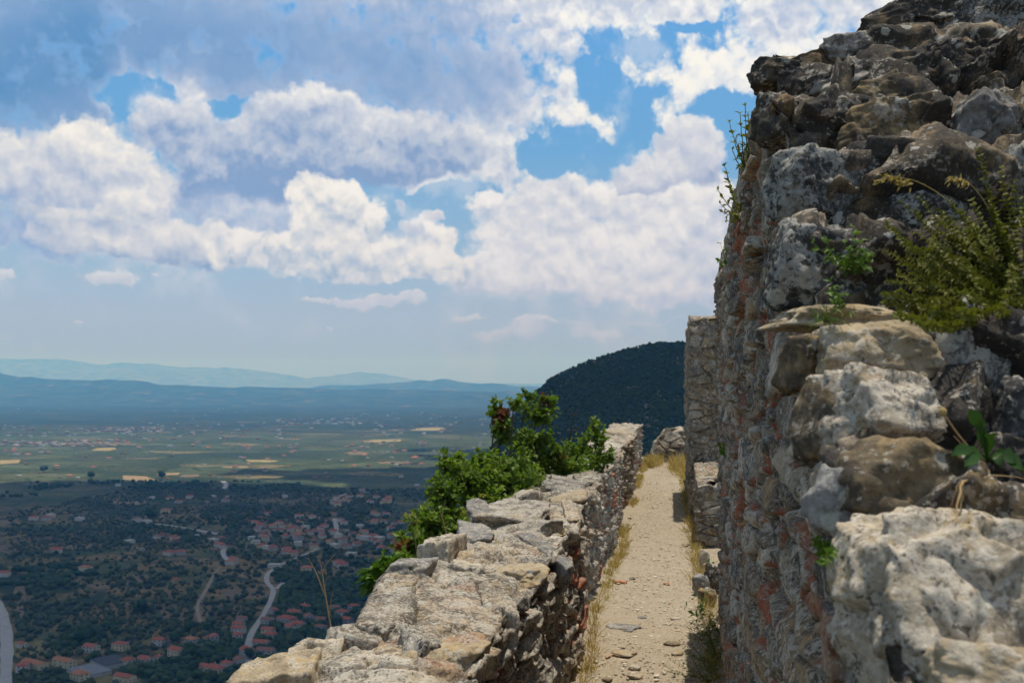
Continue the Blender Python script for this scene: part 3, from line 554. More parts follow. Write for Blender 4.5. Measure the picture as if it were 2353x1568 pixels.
if want('groves'):
    OLIVE = leaf_mat('olive_crowns', (.026, .044, .016), (.075, .098, .040), .1, .8, .02)
    DARKT = leaf_mat('dark_crowns', (.013, .034, .008), (.038, .075, .016), .1, .8, .02)
    def clear_of(P, extra=0):
        ok = np.ones(len(P), bool)
        for a, b, r in HOUSES: ok &= (P[:, 0]-a)**2+(P[:, 1]-b)**2 > (r+1.5+extra)**2
        for Q, w in ROADS:
            for q in Q[::1]: ok &= (P[:, 0]-q[0])**2+(P[:, 1]-q[1])**2 > (w/2+4.5+extra)**2
        return ok
    # olives on a loose grid, as far as single crowns can be told from each other
    ys, xs = np.meshgrid(np.arange(700, 2300, 7.6), np.arange(-1250, 420, 7.6), indexing='ij'); G = np.stack([xs.ravel(), ys.ravel()], 1)+rs.uniform(-3.6, 3.6, (xs.size, 2))
    s = G[:, 0]/G[:, 1]; G = G[(s > -.72) & (s < .0)]
    Z3 = np.c_[G*.006, np.zeros(len(G))]
    dens = .50+.75*fbm(Z3, 5, 4)+.55*fbm(Z3*6, 15, 3)-.0*G[:, 0]
    G = G[(rs.rand(len(G)) < dens)]; G = G[clear_of(G)]
    rr = 1.2+3.0*rs.rand(len(G))**2.2; P = np.c_[G, ZP+rr*.75]
    nearm = G[:, 1] < 1350
    V1, F1, a1 = blob_field(P[nearm], rr[nearm], 2, 4); V2, F2, a2 = blob_field(P[~nearm], rr[~nearm], 1, 5)
    tag(mesh_np('olive_grove', np.concatenate([V1, V2]), np.concatenate([F1, F2+len(V1)]), OLIVE, attrs={'rnd': np.concatenate([a1, a2])}), 'dotted olive groves covering the plain', 'olive grove', kind='stuff')
    # dark woods and hedges: along the village and in bands
    W = []
    def wood(n, u0, u1, v0, v1, th=-.05, sc=.012):
        q = np.array([on_plain(rs.uniform(u0, u1), rs.uniform(v0, v1))[:2] for _ in range(n)])
        W.append(q[fbm(np.c_[q*sc, np.zeros(len(q))], 9, 3) > th])
    wood(900, -20, 260, 1300, 1345, -.2); wood(1100, 560, 960, 1430, 1580, -.3); wood(500, 130, 560, 1440, 1568, .0); wood(700, 520, 960, 1180, 1330, .05); wood(900, 640, 960, 1320, 1440, -.4); wood(500, 280, 460, 1180, 1260, .1); wood(900, 0, 900, 1120, 1260, .22, .004); wood(500, 60, 700, 1105, 1125, .0)
    G = np.concatenate(W); G = G[clear_of(G, 1)]; rr = rs.uniform(2.4, 4.6, len(G)); P = np.c_[G, ZP+rr*.8]
    V, F, a = blob_field(P, rr, 2, 14)
    tag(mesh_np('valley_woodland', V, F, DARKT, attrs={'rnd': a}), 'dark garden woods around the village houses', 'woodland', kind='stuff')
    # single trees one can tell apart
    BARK0 = flat_mat('valley_bark', (.06, .045, .03))
    protos = []
    for k in range(4):
        V, F, a = tree_mesh(4.2, 5.6, 40+k); me = mesh_np('crown', V, F, DARKT if k % 2 else OLIVE, attrs={'rnd': a}, link=False).data
        tv, tf = tube([(0, 0, -.5), (.15, 0, 2), (0, .2, 4.5)], [.4, .3, .2], 6); tm = mesh_np('trunk', tv, tf, BARK0, link=False).data; protos.append((me, tm))
    V, F, a = tree_mesh(1.5, 6.5, 60, 3.6); cyp = mesh_np('crown', V, F, DARKT, attrs={'rnd': a}, link=False).data
    def vtree(u, v, sc, k, label, group, name='tree'):
        q = on_plain(u, v); e = tag(empty(name, (q[0], q[1], ZP), rs.rand()*6), label, 'tree', group); e.scale = (sc, sc, sc)
        cm, tm = protos[k] if k < 4 else (cyp, protos[0][1])
        for nm, d in (('trunk', tm), ('crown', cm)):
            o = bpy.data.objects.new(nm, d); COL.objects.link(o); o.parent = e
    for u, v, sc, k, lab in [(325, 1412, 2.1, 1, 'broad dark tree alone in the olive groves'), (190, 1478, 2.3, 1, 'big dark tree behind the white house with the red gable'), (205, 1470, 1.7, 3, 'dark tree leaning on the big tree by the dry field'), (345, 1192, 2.6, 1, 'tall dark tree beside the farm track'), (352, 1189, 2.2, 4, 'dark cypress beside the farm track'), (372, 1098, 2.6, 1, 'dark tree clump at the edge of the sunlit fields'), (100, 1085, 2.4, 3, 'dark round tree in the sunlit fields'), (210, 1098, 2.4, 1, 'dark round tree left of the straw coloured field'), (575, 1512, 1.2, 1, 'dark tree between the lower road and the large cream house'), (400, 1480, 1.6, 3, 'green tree above the red roofed houses')]:
        vtree(u, v, sc, k, lab, None)
    k = 0
    while k < 70:
        u, v = rs.uniform(420, 960), rs.uniform(1420, 1566)
        q = on_plain(u, v)
        if clear_of(np.array([q[:2]]), 2)[0]: vtree(u, v, rs.uniform(.8, 1.5), rs.randint(0, 4), 'leafy garden tree among the houses of the village', 'garden trees of the village'); k += 1
# ---- the forested spur behind the path's end
SPUR_Y = 1250.0
_sp = [(800, 1450), (860, 1390), (925, 1300), (985, 1205), (1060, 1110), (1120, 1035), (1165, 975), (1195, 932), (1218, 905), (1240, 890), (1262, 868), (1300, 848), (1340, 832), (1380, 816), (1440, 800), (1480, 790), (1510, 783), (1540, 784), (1600, 784), (1700, 775), (1900, 760), (2300, 740), (2900, 720)]
_spp = np.array([at_y(u, v+4, SPUR_Y) for u, v in _sp])
def spur_z(x, y):
    Lx = x/y*SPUR_Y
    H = np.interp(Lx, _spp[:, 0], _spp[:, 2])
    w = (y-SPUR_Y)/520.0
    g = np.clip(1-np.abs(w), 0, 1)
    n = fbm(np.stack([x*.006, y*.006, x*0], 1), 77, 4)
    return (ZP-4)+(H-ZP+4)*g**.62*(1+.16*n*np.clip(1-g, 0, 1)*2)
if want('spur'):
    x = np.linspace(-480, 900, 260); y = np.linspace(735, 1700, 200); X, Y = np.meshgrid(x, y, indexing='ij')
    z = spur_z(X.ravel(), Y.ravel()); V = np.stack([X.ravel(), Y.ravel(), z], 1)
    SL = flat_mat('spur_soil', (.045, .05, .028), scale=.05)
    m, nt, out = new_mat('spur_ground'); p = nt.n('ShaderNodeNewGeometry').outputs['Position']
    f = nt.noise(p, .02, 5, .6); pz = nt.n('ShaderNodeSeparateXYZ', ins={0: p})
    cl = nt.math('MULTIPLY', nt.maprange(f, .57, .63), nt.maprange(pz.outputs[2], -170, -130))
    principled(nt, out, nt.mix(cl, (.016, .026, .012), (.17, .14, .11)), .95)
    tag(mesh_np('hill', V, grid_faces(len(x), len(y)), m), 'steep dark green forested spur behind the path', 'hill', kind='structure')
    n = 40000
    yy = rs.uniform(760, 1275, n); sx = rs.uniform(-.44, .13, n); xx = sx*yy
    zz = spur_z(xx, yy); keep = zz > ZP-3
    q = np.c_[xx, yy, zz]; gap = fbm(q*np.array([.02, .02, .02]), 55, 4); cliff = (gap > .34) & (zz < -40)
    keep &= ~cliff
    xx, yy, zz = xx[keep], yy[keep], zz[keep]; rr = rs.uniform(1.2, 2.5, len(xx))*(.8+.6*rs.rand(len(xx))**4)
    V, F, a = blob_field(np.c_[xx, yy, zz+rr*.45], rr, 1, 24, .9, .5)
    FOR = leaf_mat('forest_crowns', (.012, .030, .008), (.036, .064, .016), .08, .85, .015)
    tag(mesh_np('hillside_forest', V, F, FOR, attrs={'rnd': a}), 'dense dark forest covering the spur', 'forest', kind='stuff')
# ------------------------------------------------------------------ masonry
def stone_mat(name, pal, mortar=(.27, .205, .13), dark=.5, white=.5, ochre=.4, orange=.0, sc=1.0, bump=.6, wcol=(.53, .48, .40), dcol=(.035, .033, .032), speck=.8, rosette=.5):
    m, nt, out = new_mat(name)
    p = nt.n('ShaderNodeNewGeometry').outputs['Position']
    rnd, mort, brick = nt.attr('rnd'), nt.attr('mort'), nt.attr('brick')
    k = len(pal)
    col = nt.ramp(rnd, [(i/k, c_) for i, c_ in enumerate(pal)], 'CONSTANT')
    n1 = nt.noise(p, 11*sc, 5, .65); n2 = nt.noise(p, 4.3*sc, 4, .6); n3 = nt.noise(p, 55*sc, 5, .7)
    col = nt.mix(1.0, col, nt.ramp(n1, [(.28, .55), (.72, 1.45)]), 'MULTIPLY')
    col = nt.mix(nt.math('MULTIPLY', nt.maprange(nt.noise(p, 7*sc, 4, .6, out=0), .50, .66, smooth=True), ochre), col, (.40, .28, .13))
    mc = nt.mix(1.0, mortar, nt.ramp(n3, [(.3, .6), (.7, 1.3)]), 'MULTIPLY')
    col = nt.mix(nt.math('MULTIPLY', mort, .85), col, mc)
    bc = nt.mix(n1, (.22, .050, .022), (.32, .11, .05))
    # weathering: black biofilm, then pale crusts of lichen with hard little edges
    dk = nt.math('ADD', nt.math('MULTIPLY', n2, .6), nt.math('MULTIPLY', nt.noise(p, 21*sc, 6, .7), .5))
    col = nt.mix(nt.math('MULTIPLY', nt.maprange(dk, .62-.2*dark, .70-.16*dark, smooth=True), .35+.6*dark), col, dcol)
    lz = nt.math('ADD', nt.math('MULTIPLY', nt.noise(p, 38*sc, 4, .65), .55), nt.math('MULTIPLY', nt.noise(p, 6.5*sc, 3, .6), .5))
    wl = nt.maprange(lz, .60-.14*white, .635-.14*white, smooth=True)
    wv = nt.mix(1.0, wcol, nt.ramp(n3, [(.3, .6), (.7, 1.2)]), 'MULTIPLY')
    col = nt.mix(nt.math('MULTIPLY', wl, .45+.5*white), col, wv)
    lw = nt.vmath('MULTIPLY_ADD', nt.vmath('SUBTRACT', nt.noise(p, 40*sc, 3, .6, out=1), (.5, .5, .5)), (.035/sc, .035/sc, .035/sc), p)
    ld = nt.voro(lw, 11*sc, 'F1', 'Distance'); lc = nt.n('ShaderNodeSeparateColor', ins={0: nt.voro(lw, 11*sc, 'F1', 'Color')})
    ros = nt.math('MULTIPLY', nt.maprange(ld, nt.math('MULTIPLY_ADD', lc.outputs[1], .30, .12), nt.math('MULTIPLY_ADD', lc.outputs[1], .30, .09)), nt.maprange(lc.outputs[0], 1-.55*rosette, 1.02-.55*rosette))
    col = nt.mix(nt.math('MULTIPLY', ros, .85), col, nt.mix(n3, (.30, .29, .24), (.50, .48, .42)))
    sp = nt.noise(p, 62*sc, 4, .62); spm = nt.noise(p, 13*sc, 3, .6)
    col = nt.mix(nt.math('MULTIPLY', nt.maprange(sp, .545, .60), nt.maprange(spm, .40, .56, .15, speck)), col, dcol)
    col = nt.mix(nt.math('MULTIPLY', nt.maprange(sp, .455, .41), nt.maprange(spm, .60, .44, .0, min(1.0, 1.25*white)*speck)), col, wv)
    col = nt.mix(nt.math('MULTIPLY', brick, nt.maprange(sp, .40, .46, .35, .95)), col, bc)
    if orange:
        oz = nt.maprange(nt.noise(p, 9*sc, 4, .6), .71-.06*orange, .74-.06*orange)
        col = nt.mix(oz, col, (.50, .20, .03))
    h = nt.math('ADD', nt.math('MULTIPLY', sp, -.9), nt.math('ADD', nt.math('MULTIPLY', nt.noise(p, 170*sc, 4, .7), .5), nt.math('MULTIPLY', wl, .10)))
    principled(nt, out, col, .92, h, bump, .009/sc, spec=.18)
    return m
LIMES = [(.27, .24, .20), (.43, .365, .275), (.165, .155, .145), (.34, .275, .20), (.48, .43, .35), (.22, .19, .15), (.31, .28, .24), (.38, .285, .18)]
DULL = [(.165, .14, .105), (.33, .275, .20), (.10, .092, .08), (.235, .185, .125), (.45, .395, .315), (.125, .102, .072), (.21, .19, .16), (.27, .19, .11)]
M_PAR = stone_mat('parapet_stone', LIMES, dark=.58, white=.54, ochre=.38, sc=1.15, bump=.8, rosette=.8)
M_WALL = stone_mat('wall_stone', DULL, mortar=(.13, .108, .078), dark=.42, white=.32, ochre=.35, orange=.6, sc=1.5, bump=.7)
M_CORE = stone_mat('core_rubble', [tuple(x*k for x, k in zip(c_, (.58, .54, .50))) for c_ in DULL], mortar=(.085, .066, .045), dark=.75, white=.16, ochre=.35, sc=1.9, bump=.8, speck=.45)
M_TOWER = stone_mat('pier_stone', [(.24, .195, .135), (.33, .265, .18), (.16, .145, .12), (.28, .22, .145), (.37, .32, .25), (.20, .165, .12)], mortar=(.19, .145, .095), dark=.40, white=.32, ochre=.5, sc=.8, bump=.7)
M_WHITE = stone_mat('white_limestone', [(.34, .29, .22), (.40, .335, .245)], dark=.26, white=.66, ochre=.62, sc=1.9, wcol=(.58, .52, .43))
M_TAN = stone_mat('tan_limestone', [(.36, .285, .18), (.33, .265, .175)], dark=.18, white=.34, ochre=.6, sc=1.4, speck=.45)
M_GREY = stone_mat('grey_limestone', [(.25, .24, .225), (.19, .185, .175)], dark=.42, white=.25, ochre=.25, sc=1.6, speck=.35)
M_DARK = stone_mat('blackened_stone', [(.085, .072, .055), (.12, .10, .075)], dark=.80, white=.16, ochre=.4, sc=2.0, speck=.4, rosette=.6)
M_LICH = stone_mat('lichened_stone', [(.12, .12, .115), (.10, .10, .10)], dark=.75, white=.60, ochre=.2, sc=1.7, wcol=(.40, .39, .35), rosette=1.0)
M_BROWN = stone_mat('brown_stone', [(.20, .145, .08), (.17, .13, .08)], dark=.55, white=.16, ochre=.6, sc=1.6, speck=.4)
def masonry(P, cell, seed, brickp=.13, gap=.16, plate=.5):
    q = P/np.asarray(cell); q = q+.28*np.stack([vnoise(q*1.3, seed+1), vnoise(q*1.3, seed+2), vnoise(q*1.3, seed+3)], 1)
    f1, f2, cid, vec = worley(q, seed)
    e = f2-f1; s = sstep(.015, gap, e)
    c2 = frac(cid*97.13); c3 = frac(cid*53.7); c4 = frac(cid*31.9)
    tilt = (vec[:, 0]*(c2-.5)+vec[:, 1]*(c3-.5)+vec[:, 2]*(c4-.5))*1.1
    h = s*(.25+.75*c3+tilt)+(.1+.6*plate)*s*fbm(q*2.6, seed+60, 3)
    kq = 3.2; hq = np.floor(h*kq+c4*.9); h = h*(1-plate)+plate*((hq+sstep(.62, 1.0, h*kq+c4*.9-hq)-c4*.9)/kq)      # bedding breaks into plates
    # small packing stones and tile chips in the joints
    g1, g2, gid, gv = worley(q*2.7+11, seed+40)
    s2 = sstep(.02, .2, g2-g1)*(1-s)
    h = h+s2*.45*frac(gid*17.3)
    br = ((gid < brickp*2.2) & (s < .6)).astype(np.float32)*sstep(.03, .12, g2-g1)
    br = np.maximum(br, ((frac(cid*71.3) < brickp*.35)).astype(np.float32)*s)
    rn = np.where(s2 > .5, frac(gid*5.1), frac(cid*7.7))
    return h, rn, (1-s)*(1-s2), br
def rock(center, size, rot, seed, sub=5, cuts=9, rough=.10, flat=0.0):
    """an angular weathered stone: a sphere cut by random planes, then roughened. returns world-space V, F, rnd"""
    V0, F0 = ico(sub); r = np.random.RandomState(seed)
    N = [np.array(a, float)+r.normal(size=3)*.16 for a in ((1, 0, 0), (-1, 0, 0), (0, 1, 0), (0, -1, 0), (0, 0, 1), (0, 0, -1))]
    D = list(.78+.12*r.rand(6))
    for _ in range(cuts):
        n = r.normal(size=3); N.append(n); D.append(.92+.16*r.rand())
    N = np.array(N); N /= np.linalg.norm(N, axis=1)[:, None]; D = np.array(D)
    dots = V0 @ N.T
    rad = np.where(dots > .05, D[None]/np.maximum(dots, .05), 9.0)
    k = 60.0; rad = -np.log(np.exp(-k*rad).sum(1))/k             # soft minimum rounds the arrises
    P = V0*rad[:, None]
    o = r.rand(3)*50
    d = rough*.75*fbm(P*1.7+o, seed, 3, .5)+rough*.12*fbm(P*9+o, seed+9, 4, .65)-rough*.35*np.abs(fbm(P*2.4+o, seed+20, 2))
    for sc_, am in ((1.6, .21), (4.2, .06)):                      # broken little faces
        f1, f2, cid, vec = worley(P*sc_+o, seed+31, .9); e = sstep(0, .12, f2-f1)
        d = d+am*(rough/.17)*(vec[:, 0]*(frac(cid*91)-.5)+vec[:, 1]*(frac(cid*57)-.5)+vec[:, 2]*(frac(cid*37)-.5))*1.6*e-am*.06*(1-e)
    P = P+V0*d[:, None]
    P = P*np.asarray(size)[None]
    P = P @ rotm(*rot).T + np.asarray(center)[None]
    return P, F0
def put_rock(name, mat, parent, center, size, rot, seed, sub=5, **kw):
    V, F = rock(center, size, rot, seed, sub, **kw); n = len(V)
    rr = np.random.RandomState(seed).rand()*.98
    return mesh_np(name, V, F, mat, parent, {'rnd': np.full(n, rr), 'mort': np.zeros(n), 'brick': np.zeros(n)})
def grid_normals(B, nu, nv, flip=False):
    G = B.reshape(nu, nv, 3); N = np.cross(np.gradient(G, axis=0), np.gradient(G, axis=1))
    N /= np.linalg.norm(N, axis=2)[..., None]+1e-12
    N = N.reshape(-1, 3); return -N if flip else N
# ------------------------------------------------------------------ the parapet
PATH_Z = -2.4
def lerp_tab(x, tab): return np.interp(x, [t[0] for t in tab], [t[1] for t in tab])
def step_tab(x, tab, w=.10):
    """levels that change in short ramps"""
    y = np.full(len(x), tab[0][1], float)
    for (a, l0), (b, l1) in zip(tab[:-1], tab[1:]): y += (l1-l0)*sstep(b-w, b+w, x)
    return y
TOPZ = [(0, -1.30), (4.15, -1.24), (4.55, -1.19), (5.55, -1.22), (6.45, -1.14), (7.7, -1.17), (8.6, -1.14), (10.4, -1.19), (12.2, -1.15), (14.6, -1.22), (17.5, -1.17), (21, -1.22), (25, -1.18), (28, -1.2)]
def top_z(y): return step_tab(y, TOPZ)
def inner_x(y): return -.805+.035*np.sin(y*.9+1)+.02*np.sin(y*2.3)
def outer_x(y): return -1.60+step_tab(y, [(0, 0), (4.3, -.02), (4.75, .07), (5.6, -.10), (6.4, .03), (7.9, -.05), (9.3, .06), (11, -.02), (14, .05), (19, 0)], .12)+.03*np.sin(y*1.7)
if want('parapet'):
    ys = [2.6]
    while ys[-1] < 29.6: ys.append(ys[-1]+.0085*(max(ys[-1], 3.6)/3.6)**1.45)
    ys = np.array(ys); nu = len(ys)
    tz = top_z(ys); xi = inner_x(ys); xo = outer_x(ys)
    a1, a2, a3 = 210, 185, 46
    B = np.zeros((nu, a1+a2+a3, 3)); B[:, :, 1] = ys[:, None]
    t = np.linspace(0, 1, a1); B[:, :a1, 0] = (xi-.03)[:, None]+.03*t[None]; B[:, :a1, 2] = (PATH_Z-.08)+(tz-(PATH_Z-.08))[:, None]*t[None]
    t = np.linspace(0, 1, a2+1)[1:]; B[:, a1:a1+a2, 0] = xi[:, None]+(xo-xi)[:, None]*t[None]; B[:, a1:a1+a2, 2] = tz[:, None]+(.03*np.sin(t*math.pi))[None]
    t = np.linspace(0, 1, a3+1)[1:]; B[:, a1+a2:, 0] = xo[:, None]-.12*t[None]; B[:, a1+a2:, 2] = tz[:, None]+(-3.9-tz)[:, None]*t[None]
    nv = a1+a2+a3; Bf = B.reshape(-1, 3)
    N = grid_normals(Bf, nu, nv); 
    if N.reshape(nu, nv, 3)[nu//2, 50, 0] < 0: N = -N
    # soften the normals round the two arrises
    G = N.reshape(nu, nv, 3)
    for _ in range(10): G[:, 1:-1] = (G[:, :-2]+2*G[:, 1:-1]+G[:, 2:])/4
    N = G.reshape(-1, 3); N /= np.linalg.norm(N, axis=1)[:, None]
    h, rn, mo, br = masonry(Bf, (.32, .36, .14), 21, .16, .24, .33)
    isr = np.repeat((np.arange(nv) < a1)[None], nu, 0).ravel()
    big = fbm(Bf*np.array([1.6, 1.3, 1.6]), 4, 4)
    d = np.where(isr, .10, .055)*(h-.35)+.040*big+.008*fbm(Bf*9, 6, 5, .6)+.004*fbm(Bf*42, 8, 3)
    d += np.where(isr, -.012, 0)
    Pp = Bf+N*d[:, None]
    # the crest is more ragged than the face
    top = (~isr)*sstep(.5, .9, N[:, 2]); Pp[:, 2] += top*(.04*fbm(Bf*np.array([2.4, 1.8, 0]), 61, 3)-.02)
    br = br*np.where(isr, 1, .25)
    par = tag(empty('parapet_wall', (0, 0, 0)), 'low lichened rubble stone parapet running along the left of the path', 'parapet')
    par.location = (0, 0, 0)
    endc = Pp.reshape(nu, nv, 3)[-1]                              # close the far end
    Vall = np.concatenate([Pp, [endc.mean(0)]]); k0 = (nu-1)*nv
    F2 = np.stack([np.arange(nv-1)+k0, np.full(nv-1, len(Pp)), np.arange(1, nv)+k0], 1)
    pad = lambda a, v=0.: np.concatenate([a, [v]])
    mesh_np('masonry', Vall, [grid_faces(nu, nv), F2], M_PAR, par, {'rnd': pad(rn), 'mort': pad(mo), 'brick': pad(br)})
    # big stones bedded in the crest: (u0, v0, u1, v1, material, height m, yaw, lift)
    CS = [(1142, 1278, 1256, 1345, M_TAN, .13, .2, .02, 'flat pale slab at the inner edge of the crest'), (888, 1296, 1012, 1340, M_GREY, .17, .1, .06, 'smooth grey block standing on the outer edge'), (985, 1268, 1112, 1335, M_PAR, .20, .5, .02, None),
      (815, 1335, 985, 1470, M_PAR, .20, .3, .0, None), (930, 1345, 1175, 1480, M_PAR, .16, .1, -.02, 'broad weathered mound stone'), (1035, 1458, 1172, 1545, M_TAN, .14, -.2, .02, 'flat cream slab near the path side'), (920, 1452, 1030, 1535, M_PAR, .24, .6, .02, 'peaked white and black stone'),
      (790, 1486, 960, 1590, M_WHITE, .24, -.3, .03, 'white crusted boulder'), (658, 1484, 800, 1535, M_WHITE, .19, .2, .03, None), (575, 1518, 742, 1600, M_TAN, .22, .2, .03, 'smooth pale slab at the lower outer corner'), (735, 1453, 882, 1505, M_PAR, .20, .1, .03, None), (742, 1530, 850, 1600, M_GREY, .13, .4, .0, None),
      (1050, 1212, 1132, 1250, M_GREY, .13, .5, .03, 'dark flat stone in the crest'), (960, 1238, 1060, 1290, M_PAR, .22, .2, .03, None), (1272, 1222, 1316, 1290, M_GREY, .16, .9, -.03, 'grey upright stone at the inner edge'), (1075, 1170, 1130, 1205, M_GREY, .2, .6, .05, None), (1130, 1150, 1260, 1205, M_PAR, .16, .0, .03, None),
      (1245, 1100, 1345, 1140, M_PAR, .16, .1, .03, None), (1305, 1130, 1385, 1160, M_TAN, .12, .1, .02, None), (1330, 1155, 1375, 1190, M_PAR, .10, .3, .0, None), (1340, 1085, 1405, 1118, M_PAR, .14, .4, .02, None), (1190, 1190, 1290, 1232, M_PAR, .16, .3, .02, None), (1160, 1350, 1235, 1420, M_PAR, .2, .5, -.02, None), (1000, 1400, 1090, 1460, M_PAR, .12, .5, -.01, None),
      (1385, 1040, 1450, 1075, M_PAR, .18, .2, .04, None), (1400, 985, 1478, 1012, M_TAN, .22, .1, .05, None), (1395, 1012, 1468, 1040, M_PAR, .18, .2, .03, None), (860, 1320, 960, 1365, M_PAR, .16, .2, .0, None), (1180, 1130, 1250, 1160, M_PAR, .2, .2, .03, None)]
    for i, (u0, v0, u1, v1, mt, hh, yw, lift, lab) in enumerate(CS):
        vm = v0+(v1-v0)*.55; y0 = at_z((u0+u1)/2, vm, -1.18)[1]
        cpt = at_z((u0+u1)/2, vm, float(top_z(np.array([y0]))[0]))
        rx = (u1-u0)/FOC*cpt[1]/2; ya = at_z((u0+u1)/2, v1, -1.2)[1]; yb = at_z((u0+u1)/2, v0+ (v1-v0)*.25, -1.2)[1]
        ry = max(.10, min(.5, (yb-ya)/2*1.0))
        cpt[2] += lift-hh*.35; cpt[0] = min(cpt[0], float(inner_x(np.array([cpt[1]]))[0])-rx*.98)
        o = put_rock('coping_stone', mt, par, cpt, (rx*1.12, ry*1.15, hh*.72), (rs.uniform(-.12, .12), rs.uniform(-.12, .12), yw*.5), 300+i, 5 if cpt[1] < 9 else 4, rough=.13)
        if lab: o['label'] = lab
# ------------------------------------------------------------------ the path
if want('path'):
    ys = [2.2]
    while ys[-1] < 32.5: ys.append(ys[-1]+.011*(max(ys[-1], 6)/6)**1.5)
    ys = np.array(ys); xs = np.linspace(-.95, 1.0, 190); X, Y = np.meshgrid(xs, ys, indexing='ij')
    B = np.stack([X.ravel(), Y.ravel(), np.full(X.size, PATH_Z)], 1)
    f1, f2, cid, vec = worley(B*np.array([9, 9, 0])+.5, 88); st = sstep(.75, .2, f1)*(cid < .30)
    z = .025*fbm(B*np.array([1.3, 1.0, 0]), 3, 4)+.012*fbm(B*np.array([14, 14, 0]), 9, 4, .65)+.005*st*frac(cid*19)+.05*sstep(.30, .85, B[:, 0])+.04*sstep(-.62, -.85, B[:, 0])
    B[:, 2] += z
    m, nt, out = new_mat('path_gravel'); p = nt.n('ShaderNodeNewGeometry').outputs['Position']
    a = nt.attr('stone'); n1 = nt.noise(p, 3.0, 5, .6); n2 = nt.noise(p, 60, 5, .7); n3 = nt.noise(p, 14, 4, .6)
    col = nt.mix(n1, (.30, .243, .17), (.40, .338, .25)); col = nt.mix(1.0, col, nt.ramp(n2, [(.3, .72), (.7, 1.22)]), 'MULTIPLY')
    v_ = nt.voro(p, 60, 'F1', 'Color'); vd = nt.voro(p, 60, 'F1', 'Distance'); vs = nt.n('ShaderNodeSeparateColor', ins={0: v_})
    peb = nt.math('MULTIPLY', nt.maprange(vd, .5, .35), nt.maprange(vs.outputs[0], .55, .6))
    col = nt.mix(nt.math('MULTIPLY', peb, .6), col, nt.ramp(vs.outputs[1], [(0, (.33, .28, .21)), (.3, (.50, .43, .32)), (.75, (.58, .53, .45)), (.96, (.42, .24, .15))], 'CONSTANT'))
    col = nt.mix(nt.math('MULTIPLY', a, .22), col, (.46, .40, .30))
    col = nt.mix(nt.maprange(n3, .58, .75, 0, .35), col, (.30, .22, .13))
    hgt = nt.math('ADD', nt.math('MULTIPLY', n2, .6), nt.math('MULTIPLY', peb, nt.math('MULTIPLY', vd, -1.2)))
    principled(nt, out, col, .95, hgt, .8, .012, spec=.12)
    tag(mesh_np('path', B, grid_faces(len(xs), len(ys)), m, attrs={'stone': st}), 'sunlit gravel path between the parapet and the ruined wall', 'path', kind='structure')
    # loose gravel
    A = Acc(); V0, F0 = ico(1)
    for i in range(9000):
        y = 3.2*(1-rs.rand()*.93)**-1.0 if i % 2 else rs.uniform(4, 30); y = min(y, 31.5); x = rs.uniform(-.72, .5); s = rs.uniform(.004, .011)*(1+1.6*rs.rand()**6)
        V = V0*(1+.35*(rs.rand(len(V0), 1)-.5))*np.array([s*rs.uniform(.8, 1.8), s, s*.38]) @ rotm(0, 0, rs.rand()*6).T
        A.add(V+np.array([x, y, PATH_Z+.008+.03*max(0, x-.3)]), F0, rs.rand())
    mg, nt, out = new_mat('gravel_stone'); a = nt.attr('rnd')
    principled(nt, out, nt.ramp(a, [(0, (.40, .33, .23)), (.3, (.50, .42, .30)), (.62, (.58, .53, .44)), (.82, (.42, .36, .28)), (.95, (.42, .24, .15))], 'CONSTANT'), .9, spec=.15)
    tag(A.build('gravel', mg, smooth=False), 'loose gravel strewn over the path', 'gravel', kind='stuff')
    M_TILE = stone_mat('red_tile_shard', [(.48, .20, .10)], dark=.02, white=.05, ochre=.3, sc=2)
    PS = [(1424, 1336, 30, 12, M_TILE, 'flat red tile shard lying beside the parapet'), (1452, 1328, 14, 8, M_BROWN, 'small dark stone right of the red tile shard'), (1405, 1178, 26, 12, M_BROWN, 'brown stone by the parapet halfway up the path'), (1446, 1190, 10, 6, M_BROWN, 'brown pebble near the shadow on the path'), (1430, 1440, 80, 28, M_GREY, 'wide flat grey slab sunk into the near path'), (1552, 1420, 26, 9, M_WHITE, 'pale stone at the right of the near path'),
      (1555, 1500, 30, 14, M_TAN, 'tan stone near the weeds at the wall foot'), (1430, 1500, 56, 10, M_TAN, 'long tan stone lying across the near path'), (1458, 1532, 34, 14, M_WHITE, 'white flat stone at the bottom of the path'), (1460, 1552, 40, 10, M_TAN, 'pale buff stone at the bottom edge of the path'), (1582, 1250, 34, 9, M_TAN, 'flat tan stone at the corner of the low wall'), (1505, 1166, 16, 6, M_WHITE, 'little white stone in the middle of the far path'), (1530, 1340, 16, 8, M_TILE, 'small reddish stone in the middle of the path'), (1475, 1418, 24, 7, M_GREY, 'thin grey stone above the sunken slab'), (1395, 1560, 26, 12, M_BROWN, 'brown stone at the lower left edge of the path'), (1545, 1478, 40, 10, M_BROWN, 'dark brown stone below the lacy weed')]
    for i, (u, v, w, hh, mt, lab) in enumerate(PS):
        q = at_z(u, v, PATH_Z+.01); rx = w/FOC*q[1]/2; tz_ = min(.05, hh/FOC*q[1]*.35)
        if w > 70: tz_ = .02
        o = put_rock('loose_stone', mt, None, (0, 0, 0), (rx, rx*rs.uniform(.6, .9), tz_), (0, 0, rs.uniform(-.5, .5)), 700+i, 3, rough=.16)
        o.location = tuple(q); tag(o, lab, 'stone', 'loose stones on the path')
